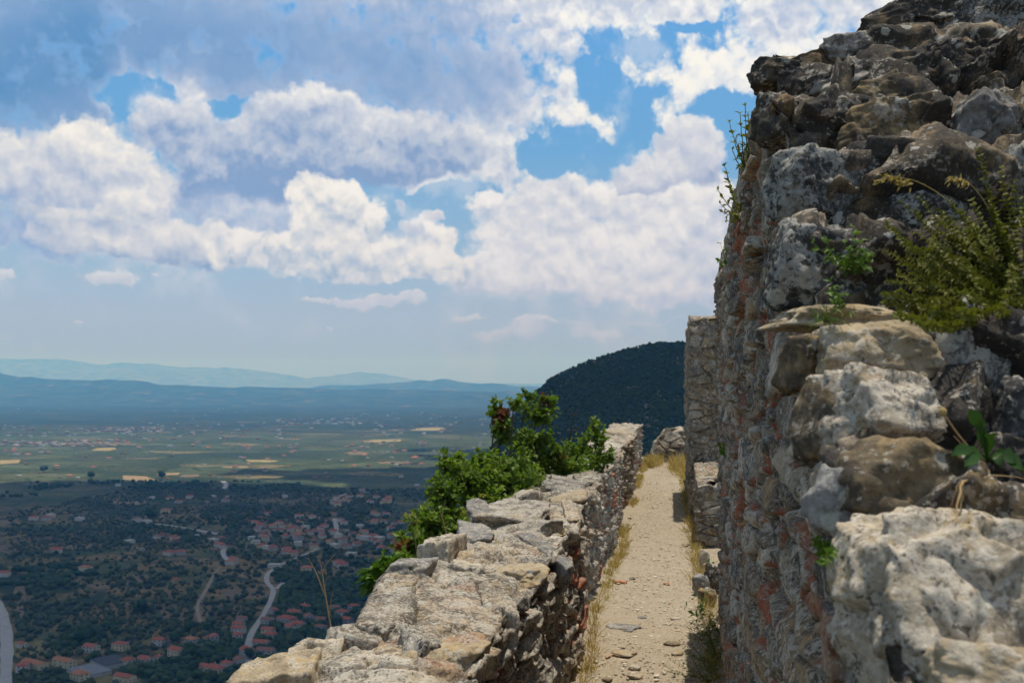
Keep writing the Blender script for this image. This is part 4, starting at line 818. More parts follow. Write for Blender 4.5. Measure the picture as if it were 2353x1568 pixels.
# ------------------------------------------------------------------ the ruined wall on the right
def corner_wall(name, mat, parent, xl, yc, yfar, zt, zmin, cell, seed, ncol=(300, 220), zrows=None, xw=1.9, frontslope=.15, amp=.06, gpow=1.8, topdepth=1.4, brickp=.13, big=.04, bigf=1.5, fpow=1.5, crest=.0, gap=.2, frontamp=0.0, plate=.2):
    """masonry with a left face and a front (broken end) meeting in a corner; xl(y), yc(z), zt(s) are functions"""
    nl, nf = ncol; nz = len(zrows); nt_ = 14
    tl = np.linspace(1, 0, nl)**gpow; tf = np.linspace(0, 1, nf+1)[1:]**fpow
    cols = nl+nf; rows = nz+nt_
    B = np.zeros((cols, rows, 3))
    sf = np.concatenate([np.zeros(nl), tf*xw])                  # distance along the front
    ztop = zt(np.concatenate([tl*(yfar-yc(np.array([zrows[-1]]))[0])*-1, tf*xw]))   # negative: back along the left face
    for j in range(rows):
        r = zrows[min(j, nz-1)]                                  # 0..1
        z = zmin+(ztop-zmin)*r
        Yc = yc(z)
        yl = Yc[:nl]+(yfar-Yc[:nl])*tl
        B[:nl, j, 0] = xl(yl, z[:nl]); B[:nl, j, 1] = yl
        B[nl:, j, 0] = xl(Yc[nl:], z[nl:])+tf*xw; B[nl:, j, 1] = Yc[nl:]+tf*xw*frontslope
        B[:, j, 2] = z
        if j >= nz:
            k = ((j-nz+1)/nt_)**1.6*topdepth
            wgt = np.clip(np.concatenate([1-tl*0-sstep(.15, 0, tl)*.5, .5-.5*sstep(0, .15, tf)]), 0, 1)
            B[:, j, 0] += k*wgt; B[:, j, 1] += k*(1-wgt)
            B[:, j, 2] += .02*k
    Bf = B.reshape(-1, 3); N = grid_normals(Bf, cols, rows)
    G = N.reshape(cols, rows, 3)
    if G[nl//2, nz//2, 0] > 0: G = -G
    for _ in range(8):
        G[1:-1] = (G[:-2]+2*G[1:-1]+G[2:])/4; G[:, 1:-1] = (G[:, :-2]+2*G[:, 1:-1]+G[:, 2:])/4
    N = G.reshape(-1, 3); N = N/(np.linalg.norm(N, axis=1)[:, None]+1e-9)
    frontw = np.repeat(sstep(nl-12, nl+10, np.arange(cols))[:, None], rows, 1).ravel()
    h, rn, mo, br = masonry(Bf, cell, seed, brickp, gap, plate+(.4*frontw if frontamp else 0))
    d = amp*(1+frontamp*frontw)*(h-.35)+big*fbm(Bf*bigf, seed+3, 4)+amp*.13*fbm(Bf*9/ (cell[2]/.13), seed+5, 5, .6)+amp*.06*fbm(Bf*48, seed+6, 3)
    d *= np.repeat(1-.75*sstep(nz-48, nz-14, np.arange(rows))[None], cols, 0).ravel()      # the crest itself stays put
    Pp = Bf+N*d[:, None]
    if crest:
        tm = sstep(.86, 1.0, np.minimum(np.repeat(np.concatenate([zrows, np.ones(nt_)])[None], cols, 0).ravel(), 1)); Pp[:, 2] += tm*crest*(fbm(Bf*np.array([3., 2.2, 0]), seed+8, 4)+(h-.4)*.8)
    front = np.repeat((np.arange(cols) >= nl)[:, None], rows, 1).ravel()
    fm = np.repeat((np.arange(cols-1) >= nl-6)[:, None], rows-1, 1).ravel().astype(int)
    if not isinstance(mat, (list, tuple)): mat = [mat, mat]
    return mesh_np(name, Pp, grid_faces(cols, rows), None, parent, mats=list(mat), mi=fm, attrs={'rnd': rn, 'mort': mo, 'brick': br*np.where(front, .1, 1.0)*np.repeat(sstep(nl-40, nl-190, np.arange(cols))[:, None], rows, 1).ravel()})
STEP_Z = [-.62, -.44, -.30, -.19, -.10, .007, .13, .30, .50, .74, 1.06, 1.5]
def yc_main(z):
    z = np.asarray(z, float); y0 = 1.57+1.36*np.array(STEP_Z)
    i = np.clip(np.searchsorted(STEP_Z, z)-1, 0, len(STEP_Z)-2); za = np.array(STEP_Z)[i]; zb = np.array(STEP_Z)[i+1]; f = np.clip((z-za)/(zb-za), 0, 1)
    y = y0[i]+(y0[i+1]-y0[i])*(.35*f+.65*sstep(.55, 1.0, f))
    return np.maximum(y, .95+.05*(z+2.6))
if want('wall'):
    ruin = tag(empty('ruined_wall', (0, 0, 0)), 'tall ruined rubble wall with a broken stepped end rising on the right', 'wall')
    zr = np.concatenate([np.linspace(0, .55, 190, endpoint=False), np.linspace(.55, 1, 400)])
    def zt_main(s): return np.where(s < 0, np.interp(-s, [0, .5, 2, 3.5, 5, 9], [.84, .95, 1.03, 1.04, 1.09, 1.12])+.04*vnoise(np.stack([s*1.7, s*0, s*0], 1), 5), .84+.34*s+.02*vnoise(np.stack([s*5, s*0, s*0], 1), 6))
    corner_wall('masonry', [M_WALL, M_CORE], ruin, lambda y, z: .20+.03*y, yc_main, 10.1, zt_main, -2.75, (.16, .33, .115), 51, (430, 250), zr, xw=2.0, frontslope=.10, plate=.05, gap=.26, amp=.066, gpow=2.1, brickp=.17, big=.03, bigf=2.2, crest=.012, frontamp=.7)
    def end_point(u, v):
        d = ray(u, v); t = 1.2
        for _ in range(40): t = .5*t+.5*float(yc_main(np.array([t*d[2]]))[0]+.10*max(0, t*d[0]-.3))/d[1]
        return d*t
    # the stones one can tell apart in the broken end: u0, v0, u1, v1, material, push back, roll, label
    ES = [(1962, 1195, 2420, 1640, M_WHITE, .55, (-.25, .12, .25), 'huge white crusted corner block at the lower right'), (1898, 862, 2152, 1036, M_WHITE, .30, (-.35, .25, .2), 'bright white boulder in the middle of the broken end'), (1862, 742, 2135, 880, M_TAN, .35, (-.1, .0, .1), 'buff ledge stone above the white boulder'),
      (2105, 715, 2300, 950, M_LICH, .35, (-.2, .3, .1), 'dark rounded stone spotted with white lichen'), (1925, 1030, 2240, 1230, M_BROWN, .3, (-.3, .22, .1), 'long brownish sloping stone above the corner block'), (2190, 1105, 2400, 1285, M_DARK, .3, (0, .05, .15), 'blackened block with a pale flat top'),
      (1772, 512, 1965, 700, M_LICH, .3, (-.1, .05, .6), 'block with a pale left cheek at the wall corner'), (1756, 355, 1945, 510, M_LICH, .30, (-.2, .2, .4), 'pale topped stone at the wall corner'), (1895, 255, 2135, 410, M_BROWN, .35, (-.35, -.3, .2), 'ochre brown wedge stone high in the broken end'),
      (2172, 212, 2320, 390, M_GREY, .35, (.2, .5, .3), 'smooth blue grey stone near the top right'), (2200, -20, 2430, 130, M_LICH, .35, (.1, .1, .2), 'overhanging lichened stone at the top right corner'), (1988, -10, 2240, 112, M_DARK, .4, (.05, -.25, .1), 'long dark slab on the crest'), (1880, 98, 2000, 152, M_GREY, .4, (.0, -.1, .1), 'small grey stone on the crest'),
      (1730, 138, 1850, 205, M_DARK, .4, (.1, .1, .3), 'dark stone crowning the wall corner'), (1830, 165, 2000, 240, M_GREY, .4, (-.2, -.5, .3), None), (1795, 706, 2085, 765, M_TAN, .35, (0, .05, .1), 'flat ledge stone with grass behind it'), (2290, 880, 2440, 1020, M_LICH, .4, (0, .2, .1), 'dark stone with a large round lichen at the right edge'), (2030, 470, 2210, 560, M_LICH, .4, (-.1, .2, .1), None),
      (1790, 560, 2030, 700, M_DARK, .75, (0, .1, .2), None), (2130, 1490, 2420, 1640, M_TAN, -.42, (-.2, .1, .1), 'smooth tan stone close by in the bottom right corner'), (1940, 330, 2180, 500, M_DARK, .7, (0, .1, .1), None), (2060, 560, 2330, 720, M_DARK, .9, (0, .1, .0), None), (2060, 110, 2220, 235, M_DARK, .5, (-.3, -.3, .2), None), (1800, 240, 1950, 350, M_DARK, .5, (-.3, -.35, .3), None), (2300, 330, 2440, 520, M_LICH, .4, (.1, -.2, .2), None), (2060, 330, 2180, 420, M_GREY, .5, (-.3, -.5, .3), None),
      (1880, 700, 1990, 745, M_TAN, .3, (0, .1, .2), None), (2080, 690, 2180, 770, M_LICH, .5, (0, .2, .1), None), (2220, 1000, 2360, 1120, M_DARK, .6, (0, .1, .3), None), (1800, 770, 1880, 900, M_BROWN, .5, (0, .1, .5), None), (1850, 900, 1915, 1060, M_BROWN, .5, (.1, .1, .6), None), (1740, 220, 1830, 340, M_DARK, .5, (.1, .1, .6), None), (1890, 1080, 1960, 1230, M_GREY, .5, (.1, .1, .6), None), (1960, 180, 2100, 270, M_BROWN, .45, (-.3, -.3, .2), None), (2240, 560, 2420, 700, M_DARK, .7, (0, .2, .2), None)]
    for i, (u0, v0, u1, v1, mt, push, rot, lab) in enumerate(ES):
        cpt = end_point((u0+u1)/2, (v0+v1)/2); yy = cpt[1]
        rx, rz = (u1-u0)/FOC*yy/2, (v1-v0)/FOC*yy/2; ry = max(rx, rz)*.85
        cpt = cpt*(1+(push+(0 if mt in (M_WHITE, M_TAN) or push < 0 else .45))*ry/yy)
        f = cpt[1]/yy
        o = put_rock('embedded_stone', mt, ruin, cpt, (rx*f*1.10, ry*1.05, rz*f*1.12), rot, 500+i, 6 if rx*rz > .006 else 5, rough=.17, cuts=11)
        if lab: o['label'] = lab
    # ---- the pier, the low wall in front of it and the end of the walk
    pier = tag(empty('stone_pier', (0, 0, 0)), 'squared rubble stone pier standing beyond the ruined wall', 'pier')
    zr2 = np.linspace(0, 1, 330)
    corner_wall('masonry', M_TOWER, pier, lambda y, z: .375+.03*vnoise(np.stack([z*1.2, z*0, z*0], 1) if np.ndim(z) else np.zeros((1, 3)), 4), lambda z: 17.9+0*np.asarray(z), 22.5, lambda s: 1.15+.06*vnoise(np.stack([s*3, s*0, s*0], 1), 7)-.05*(s > .3), -2.5, (.30, .30, .17), 91, (120, 150), zr2, xw=2.4, frontslope=0, amp=.075, big=.05, topdepth=2., brickp=.1, crest=.07)
    low = tag(empty('low_wall', (0, 0, 0)), 'low stepped stone ledge at the foot of the pier', 'low wall')
    corner_wall('masonry', M_TOWER, low, lambda y, z: .41+.012*(y-14.8)+0*z, lambda z: 14.85+0*np.asarray(z), 18.2, lambda s: np.where(s < 0, -1.47-.0*s, -1.47)+.07*vnoise(np.stack([s*2.6, s*0, s*0], 1), 3), -2.5, (.30, .34, .16), 95, (140, 110), np.linspace(0, 1, 150), xw=1.3, frontslope=0, amp=.08, big=.05, topdepth=1.3, brickp=.08, crest=.06)
    endw = tag(empty('end_wall', (0, 0, 0)), 'broken brown stub of wall closing the far end of the path', 'wall')
    corner_wall('masonry', M_TOWER, endw, lambda y, z: -.52+.42*np.clip((z+2.4)/1.0, 0, 1)**1.6+0*y, lambda z: 30.6+.25*(np.asarray(z)+2.4), 33, lambda s: np.where(s < 0, -1.50, -1.42-.25*np.clip(s-.5, 0, 1)+.07*vnoise(np.stack([s*4, s*0, s*0], 1), 2)), -2.6, (.45, .45, .28), 97, (60, 110), np.linspace(0, 1, 120), xw=1.7, frontslope=0, amp=.14, big=.12, topdepth=1.6, brickp=.05, crest=.08)
    FS = [(1640, 1335, 46, 60, M_DARK, 'dark stone at the foot of the ruined wall'), (1612, 1345, 34, 44, M_GREY, 'grey stone leaning on the foot of the ruined wall'), (1618, 1292, 22, 52, M_WHITE, 'small white upright slab at the foot of the ruined wall'), (1632, 1310, 34, 26, M_TAN, 'tan stone behind the white upright slab'), (1625, 1375, 36, 40, M_BROWN, 'brown stone half hidden by leafy weeds')]
    for i, (u, v, w, hh, mt, lab) in enumerate(FS):
        q = at_z(u, v+hh/2, PATH_Z); k = q[1]/FOC
        o = put_rock('fallen_stone', mt, None, (0, 0, 0), (w*k*.62, w*k*.5, hh*k*.6), (.1, .1, rs.uniform(-.4, .4)), 760+i, 4, rough=.14); o.location = (q[0], q[1]+.05, q[2]+hh*k*.45); tag(o, lab, 'stone')
# ------------------------------------------------------------------ plants
def unit(a): a = np.asarray(a, float); return a/(np.linalg.norm(a, axis=-1, keepdims=True)+1e-9)
def leaves(C, D, Nn, L, Wd, fold=.25, curl=.15):
    """kite leaves, folded along the midrib. C n x 3 bases, D directions, Nn normals"""
    D = unit(D); S = unit(np.cross(D, Nn)); U = np.cross(S, D); L = np.broadcast_to(L, (len(C),))[:, None]; Wd = np.broadcast_to(Wd, (len(C),))[:, None]
    V = np.stack([C, C+D*L*.45+S*Wd*.5+U*Wd*fold, C+D*L-U*L*curl, C+D*L*.45-S*Wd*.5+U*Wd*fold, C+D*L*.5], 1).reshape(-1, 3)
    i = np.arange(len(C))[:, None]*5
    F = np.stack([np.c_[i, i+1, i+4], np.c_[i+1, i+2, i+4], np.c_[i+4, i+2, i+3], np.c_[i, i+4, i+3]], 1).reshape(-1, 3)
    return V, F
def curve(p0, p1, n=9, bend=(0, 0, 0), wig=0.0, r=None):
    t = np.linspace(0, 1, n)[:, None]; p0 = np.asarray(p0, float); p1 = np.asarray(p1, float)
    P = p0+(p1-p0)*t+np.asarray(bend)*(4*t*(1-t))
    if wig: P[1:-1] += (r or rs).normal(size=(n-2, 3))*wig
    return P
LEAF = leaf_mat('shrub_leaf', (.060, .115, .012), (.19, .26, .038), .38, .6, 2.0)
LEAFY = leaf_mat('herb_leaf', (.06, .13, .012), (.13, .21, .03), .3, .5, 9.0)
THYME = leaf_mat('thyme_leaf', (.065, .085, .010), (.22, .21, .03), .25, .6, 14.0)
DARKLEAF = leaf_mat('weed_leaf', (.025, .07, .012), (.05, .11, .02), .25, .5, 9.0)
RED = leaf_mat('red_leaf', (.12, .038, .016), (.20, .075, .03), .30, .6, 3.0)
STRAW = leaf_mat('straw', (.34, .23, .075), (.52, .40, .17), .25, .8, 6.0)
BARK = flat_mat('twig_bark', (.085, .065, .05), scale=30); DRYST = flat_mat('dry_stem', (.36, .25, .12), scale=30); GST = flat_mat('green_stem', (.16, .19, .05), scale=30)
RSP = np.random.RandomState(11)
def bush(name, label, base, lobes, nper, leaf, red_at, seed):
    r = np.random.RandomState(seed)
    root = tag(empty(name, base), label, 'shrub'); b0 = np.asarray(base, float)
    st = Acc(); A = Acc(); Rd = Acc()
    trunkp = [b0]
    for (u, v, ru, rv, y) in lobes:
        c0 = at_y(u, v, y); k = y/FOC; rad = np.array([ru*k, min(ru, rv)*k*1.1, rv*k])
        P = curve(b0+np.array([r.uniform(-.15, .15), r.uniform(-.3, .3), 0]), c0, 10, (r.uniform(-.1, .1), r.uniform(-.1, .1), -.12), .02, r)
        V, F = tube(P, np.linspace(.03, .008, 10), 6); st.add(V-b0, F)
        n = int(nper*(ru*rv)/3000)+3
        for j in range(n):
            d = unit(r.normal(size=3)); tip = c0+d*rad*(r.rand()**.45)*1.06
            s0 = c0+(tip-c0)*r.uniform(0, .25)-np.array([0, 0, rad[2]*.25])
            tw = curve(s0, tip, 6, (0, 0, -.02), .008, r)
            V, F = tube(tw, np.linspace(.005, .0015, 6), 4); st.add(V-b0, F)
            m = r.randint(9, 17); t = r.rand(m)**.6
            C = np.stack([np.interp(t*5, np.arange(6), tw[:, q]) for q in range(3)], 1)+r.normal(size=(m, 3))*.012
            D = unit(r.normal(size=(m, 3))+d*.7+np.array([0, 0, .25])); Nn = unit(r.normal(size=(m, 3))*.6+np.array([0, 0, 1])+d*.3)
            L = r.uniform(.05, .09, m)
            V, F = leaves(C, D, Nn, L, L*r.uniform(.55, .8, m))
            isred = any(np.linalg.norm(tip-q[0]) < q[1]*r.uniform(.6, 1.1) for q in red_at)
            (Rd if isred else A).add(V-b0, F, np.repeat(np.clip(r.rand()+r.normal(size=m)*.15, 0, 1), 5))
    st.build('trunk', BARK, root); A.build('crown', leaf, root, smooth=False)
    if Rd.n: tag(Rd.build('withered_leaves', RED, root, smooth=False), 'rust red withered leaves')
    return root
def stems_plant(name, label, cat, base, tips, stemm, leafm, lstep, ll, lw, stem_r=.001, bend=.02, seed=0, group=None, whorl=4, up=.7, start=.25, leafy_tip=1.0, n=14):
    r = np.random.RandomState(seed); b0 = np.asarray(base, float)
    root = tag(empty(name, base), label, cat, group); st = Acc(); A = Acc()
    for tp in tips:
        tp = np.asarray(tp, float); ln = np.linalg.norm(tp-b0)
        b1 = b0+r.normal(size=3)*ln*.03
        P = curve(b1, tp, n, (0, 0, -bend*ln*r.uniform(.6, 1.3)), ln*.006, r)
        V, F = tube(P, np.linspace(stem_r, stem_r*.45, n), 4); st.add(V-b0, F, r.rand())
        if not leafm: continue
        m = max(2, int(ln*(1-start)/lstep)); t = np.linspace(start, 1.0, m); tt = t*(n-1)
        C = np.stack([np.interp(tt, np.arange(n), P[:, q]) for q in range(3)], 1); T = unit(np.stack([np.interp(tt, np.arange(n), np.gradient(P[:, q])) for q in range(3)], 1))
        C = np.repeat(C, whorl, 0); T = np.repeat(T, whorl, 0); k = len(C)
        D = unit(T*up+unit(np.cross(T, r.normal(size=(k, 3))))); Nn = unit(np.cross(D, np.cross(T, D))+r.normal(size=(k, 3))*.2)
        L = ll*r.uniform(.6, 1.25, k)*np.interp(np.repeat(t, whorl), [start, .8, 1], [.8, 1, .7*leafy_tip])
        V, F = leaves(C, D, Nn, L, L*lw/ll); A.add(V-b0, F, np.repeat(np.clip(np.repeat(t, whorl)*.5+.5*r.rand(k), 0, 1), 5))
    st.build('stem', stemm, root)
    if leafm: A.build('leaves', leafm, root, smooth=False)
    return root
if want('plants'):
    # the shrub rooted on the slope outside the parapet
    LB = [(945, 1255, 40, 45, 8.6), (985, 1205, 55, 55, 9.0), (1020, 1130, 45, 65, 9.6), (1035, 1065, 30, 35, 9.8), (1075, 1095, 60, 60, 10.2), (1110, 1150, 80, 60, 10.2), (1120, 1070, 60, 45, 10.8), (1180, 1080, 75, 65, 11.2), (1150, 985, 38, 38, 12), (1140, 940, 28, 22, 12), (1180, 925, 22, 12, 12), (1155, 955, 28, 25, 12), (1235, 945, 48, 42, 12.4), (1262, 915, 22, 16, 12.4), (1215, 905, 18, 14, 12.4), (1215, 1010, 60, 45, 12.2),
          (1260, 1050, 75, 50, 12.4), (1320, 1045, 60, 45, 12.9), (1370, 1055, 34, 34, 13.3), (1378, 1000, 22, 34, 13.4), (1365, 970, 14, 14, 13.4), (1395, 1050, 16, 25, 13.4), (1200, 1130, 90, 50, 11.4), (1050, 1200, 90, 60, 9.6), (930, 1300, 40, 40, 8.3), (1290, 1085, 70, 30, 12.4), (1140, 1110, 120, 60, 10.9), (1345, 1020, 30, 30, 13.2)]
    red = [(at_y(1157, 955, 12), .15), (at_y(1245, 918, 12.4), .09), (at_y(1289, 1045, 12.3), .07), (at_y(925, 1246, 8.5), .08), (at_y(1090, 1120, 9.9), .07)]
    sh = bush('leafy_shrub', 'large leafy green shrub with rust red tips behind the parapet', (-2.35, 11.0, -4.3), LB, 50, LEAF, red, 3)
    b0 = np.array([-2.35, 11.0, -4.3]); D = Acc()
    q0, q1 = at_y(1298, 1012, 12.8), at_y(1318, 955, 12.8)
    for P, ra in ((curve(q0-np.array([.1, 0, .5]), q1, 9, (.03, 0, 0), .006), (.016, .008)), (curve(q0*.6+q1*.4, at_y(1352, 975, 12.9), 6, (0, 0, -.02), .004), (.006, .002)), (curve(q0, at_y(1265, 985, 12.7), 6, (0, 0, -.02), .004), (.006, .002)), (curve(q1, at_y(1332, 942, 12.8), 4), (.007, .003)), (curve(q1, at_y(1306, 940, 12.8), 4), (.007, .003))):
        V, F = tube(P, np.linspace(ra[0], ra[1], len(P)), 5); D.add(V-b0, F)
    tag(D.build('dead_branch', BARK, sh), 'bare dark dead branch')
    bush('leafy_shrub', 'small pale green shrub peeping out behind the smooth grey block', (-2.15, 6.9, -2.9), [(868, 1310, 26, 18, 6.7), (900, 1292, 22, 14, 6.8), (852, 1335, 16, 18, 6.7), (905, 1315, 20, 20, 6.8)], 60, LEAFY, [], 8)
    # stalks on the parapet
    def stalk(label, base, joints, cat='stalk', umbels=(), mat=DRYST, r0=.0045, name='dry_stalk', seed=1):
        root = tag(empty(name, base), label, cat); b0 = np.asarray(base, float); A = Acc()
        for P, ra, rb in joints:
            P = np.asarray(P); n = 10; t = np.linspace(0, len(P)-1, n); Q = np.stack([np.interp(t, np.arange(len(P)), P[:, k]) for k in range(3)], 1)
            for _ in range(2): Q[1:-1] = (Q[:-2]+2*Q[1:-1]+Q[2:])/4
            V, F = tube(Q, np.linspace(ra, rb, n), 5); A.add(V-b0, F, .5)
        A.build('stem', mat, root)
        if umbels:
            U = Acc(); r = np.random.RandomState(seed)
            for c, rad in umbels:
                c = np.asarray(c); m = 46; a = r.rand(m)*6.28; q = r.rand(m)**.5
                C = c+np.stack([np.cos(a)*q*rad, np.sin(a)*q*rad, r.uniform(-.2, .3, m)*rad-q*rad*.2], 1)
                V, F = leaves(C, unit(r.normal(size=(m, 3))+np.array([0, 0, .6])), unit(r.normal(size=(m, 3))+np.array([0, 0, 1])), rad*.36, rad*.26); U.add(V-b0, F, np.repeat(r.rand(m), 5))
            U.build('flower_head', THYME_Y, root, smooth=False)
        return root
    THYME_Y = leaf_mat('umbel', (.20, .22, .02), (.36, .36, .05), .3, .6, 9)
    Y = at_z(763, 1452, -1.22)[1]; p = lambda u, v, d=0: at_y(u, v, Y+d)
    stalk('bare forked dry stalk standing on the outer edge of the parapet', p(763, 1456), [([p(763, 1458), p(755, 1410), p(748, 1370), p(743, 1335), p(740, 1310)], 0.00420, 0.00245), ([p(748, 1372), p(728, 1318), p(718, 1298), p(706, 1280)], 0.00245, 0.00112), ([p(740, 1312), p(737, 1295), p(727, 1276)], 0.00210, 0.00112), ([p(740, 1312), p(752, 1290), p(771, 1271)], 0.00210, 0.00098), ([p(757, 1415), p(759, 1385), p(765, 1358)], 0.00224, 0.00084), ([p(746, 1350), p(749, 1330), p(757, 1318)], 0.00154, 0.00070), ([p(737, 1296), p(735, 1285), p(738, 1274)], 0.00126, 0.00070)])
    Y2 = 7.6; p = lambda u, v: at_y(u, v, Y2)
    stalk('tall fennel stalk with a flat yellow green head beside the leafy shrub', p(959, 1276), [([p(960, 1282), p(953, 1240), p(948, 1210), p(942, 1190)], .006, .003), ([p(948, 1212), p(936, 1192)], .003, .002), ([p(950, 1222), p(960, 1200)], .003, .0015)], 'fennel', [(p(940, 1182), .06), (p(958, 1196), .03)], GST, name='fennel_stalk', seed=4)
    Y2 = 8.4; p = lambda u, v: at_y(u, v, Y2)
    stalk('thin curved dry fennel stalk without a flower head', p(1026, 1222), [([p(1026, 1225), p(1016, 1195), p(1018, 1170), p(1024, 1147)], .005, .0025), ([p(1016, 1192), p(1010, 1170)], .003, .0015)], 'fennel', [], DRYST, name='fennel_stalk', seed=5)
    Y2 = 9.6; p = lambda u, v: at_y(u, v, Y2)
    stalk('short fennel stalk with a bright yellow head against the dark shrub', p(1110, 1165), [([p(1110, 1168), p(1110, 1150), p(1112, 1138)], .005, .003), ([p(1110, 1158), p(1103, 1148)], .003, .002)], 'fennel', [(p(1111, 1136), .055)], GST, name='fennel_stalk', seed=6)
    Y2 = 9.0; p = lambda u, v: at_y(u, v, Y2)
    stalk('low fennel with a ragged yellow head by a pointed parapet stone', p(1062, 1190), [([p(1062, 1195), p(1066, 1182), p(1072, 1176)], .005, .003)], 'fennel', [(p(1074, 1172), .06), (p(1064, 1180), .035)], GST, name='fennel_stalk', seed=7)
    # ---- plants of the ruined wall
    r = np.random.RandomState(21)
    bpy.context.view_layer.update(); base = surf(2345, 700, .03); yb = base[1]
    tips = [(2071, 462), (2112, 455), (2039, 519), (2157, 483), (2180, 455), (2210, 492), (2228, 504), (2234, 462), (2248, 343), (2300, 388), (2274, 460), (2345, 460), (2033, 577), (2076, 598), (2039, 644), (2035, 675), (2033, 693), (2064, 626), (2094, 630), (2055, 700), (2106, 535), (2079, 562), (2310, 520), (2060, 722), (2106, 742), (2380, 420), (2400, 520), (2330, 420), (2150, 720)]
    tipd = lambda u, v: min(surf(u, v)[1]-.02, yb+.05)-r.uniform(0, .16)
    T = [at_y(u, v, tipd(u, v)) for u, v in tips]
    for _ in range(48):
        a = r.uniform(2060, 2352); f = (2352-a)/292; v = r.uniform(480, 738) if f < .75 else r.uniform(540, 730)
        T.append(at_y(a, v, tipd(a, v)))
    stems_plant('thyme_bush', 'big yellow green wiry bush growing out of the ruined wall', 'bush', base, T, GST, THYME, .0066, .0125, .0075, .0014, .045, 31, None, 5, .75, .30)
    Yg = surf(2225, 505)[1]-.12; p = lambda u, v: at_y(u, v, Yg)
    ear = stalk('arched oat grass stalk with a drooping straw ear over the bush', p(2225, 505), [([p(2262, 560), p(2225, 505), p(2180, 458), p(2130, 425), p(2095, 410), p(2060, 405), p(2025, 413)], .0011, .0005)], 'grass stalk', [], STRAW, name='grass_stalk')
    U = Acc(); b0 = np.asarray(p(2225, 505))
    for u, v, m in [(2020, 414, 6), (2032, 410, 8), (2044, 407, 8), (2056, 406, 8), (2068, 408, 6), (2084, 414, 8), (2094, 416, 6), (2074, 418, 8)]:
        c0 = p(u, v); Vv, F = leaves(c0+r.normal(size=(m, 3))*.003, unit(r.normal(size=(m, 3))*.5+np.array([-.8, 0, -.5])), r.normal(size=(m, 3)), .012, .004); U.add(Vv-b0, F, np.repeat(r.rand(m), 5))
    U.build('ear', STRAW, ear, smooth=False)
    ear2 = stalk('second straw grass ear hanging to the right of the arched one', p(2290, 520), [([p(2300, 540), p(2268, 470), p(2235, 424), p(2210, 412), p(2190, 411)], .0009, .0004)], 'grass stalk', [], STRAW, name='grass_stalk')
    U = Acc(); b0 = np.asarray(p(2290, 520))
    for u, v, m in [(2182, 411, 6), (2192, 410, 8), (2204, 409, 8), (2214, 414, 8), (2222, 420, 6)]:
        c0 = p(u, v); Vv, F = leaves(c0+r.normal(size=(m, 3))*.003, unit(r.normal(size=(m, 3))*.5+np.array([-.8, 0, -.5])), r.normal(size=(m, 3)), .011, .004); U.add(Vv-b0, F, np.repeat(r.rand(m), 5))
    U.build('ear', STRAW, ear2, smooth=False)
    def herb(label, u0, v0, y, tipsuv, ll=.014, lw=.009, mat=LEAFY, name='herb', cat='herb', step=.008, seed=3, dy=.05, stem=GST, start=.2, whorl=2, bend=.08, sr=.0009):
        rr = np.random.RandomState(seed); b = surf(u0, v0, -.004); y = b[1]
        return stems_plant(name, label, cat, b, [at_y(a, c_, min(y, surf(a, c_)[1]-.012)-rr.uniform(0, dy)) for a, c_ in tipsuv], stem, mat, step, ll, lw, sr, bend, seed, None, whorl, .6, start)
    herb('bright green leafy herb sprouting from the dark ledge', 1965, 625, 1.93, [(1870, 560), (1890, 545), (1905, 590), (1960, 520), (1975, 535), (1945, 575), (1990, 580), (2005, 590), (1925, 600), (1985, 560), (1955, 600), (1975, 600), (1940, 560), (1968, 575)], .017, .011, seed=5, step=.010)
    herb('little upright green herb on the buff ledge stone', 1935, 705, 1.80, [(1908, 645), (1918, 665), (1925, 680), (1945, 680), (1930, 660), (1915, 690)], .014, .007, seed=6, step=.008)
    herb('low tuft of grass blades on the ledge', 1895, 735, 1.74, [(1870, 750), (1880, 715), (1900, 712), (1925, 712), (1950, 716), (1912, 708), (1890, 720), (1962, 720), (1935, 720), (1875, 735)], .03, .003, seed=7, step=.02, cat='grass tuft', name='grass_tuft')
    herb('tiny green sprig on the shaded wall face', 1885, 1240, 1.62, [(1868, 1232), (1905, 1252), (1875, 1250), (1912, 1262)], .012, .008, seed=8)
    herb('dark leaf sprig low on the far edge of the ruined wall', 1662, 1040, 7.6, [(1650, 1025), (1656, 1018), (1650, 1050), (1665, 1020)], .05, .03, seed=9, step=.03, sr=.003)
    # rosette with a faded flower bud
    b = surf(2268, 1062, .0); yd = b[1]; root = tag(empty('dandelion', b), 'dandelion like rosette with one faded bud on a thin stalk', 'dandelion'); A = Acc(); r = np.random.RandomState(4)
    for u, v, wpx in [(2225, 945, 26), (2240, 965, 20), (2275, 1000, 24), (2160+25, 1050, 22), (2215, 1075, 26), (2335, 1068, 28), (2352, 1085, 26), (2300, 1075, 24)]:
        tip = at_y(u, v, min(yd, surf(u, v)[1])-r.uniform(.01, .03)); nseg = 7; P = curve(b, tip, nseg, (0, -.006, .012)); d = unit(tip-b); s_ = unit(np.cross(d, np.array([0, -1, .35])))
        w = wpx/FOC*1.55*.5*np.array([.15, .35, .8, .7, 1.05, .85, .05]); w[2:5] *= np.array([1.2, .75, 1.1])
        Lf, Rt = P+s_*w[:, None]+np.array([0, 0, .003]), P-s_*w[:, None]+np.array([0, 0, .003])
        V = np.concatenate([P, Lf, Rt])-b; i = np.arange(nseg-1); F = np.concatenate([np.stack([i, i+1, i+1+nseg, i+nseg], 1), np.stack([i, i+2*nseg, i+1+2*nseg, i+1], 1)]); A.add(V, F, r.rand())
    A.build('leaves', DARKLEAF, root)
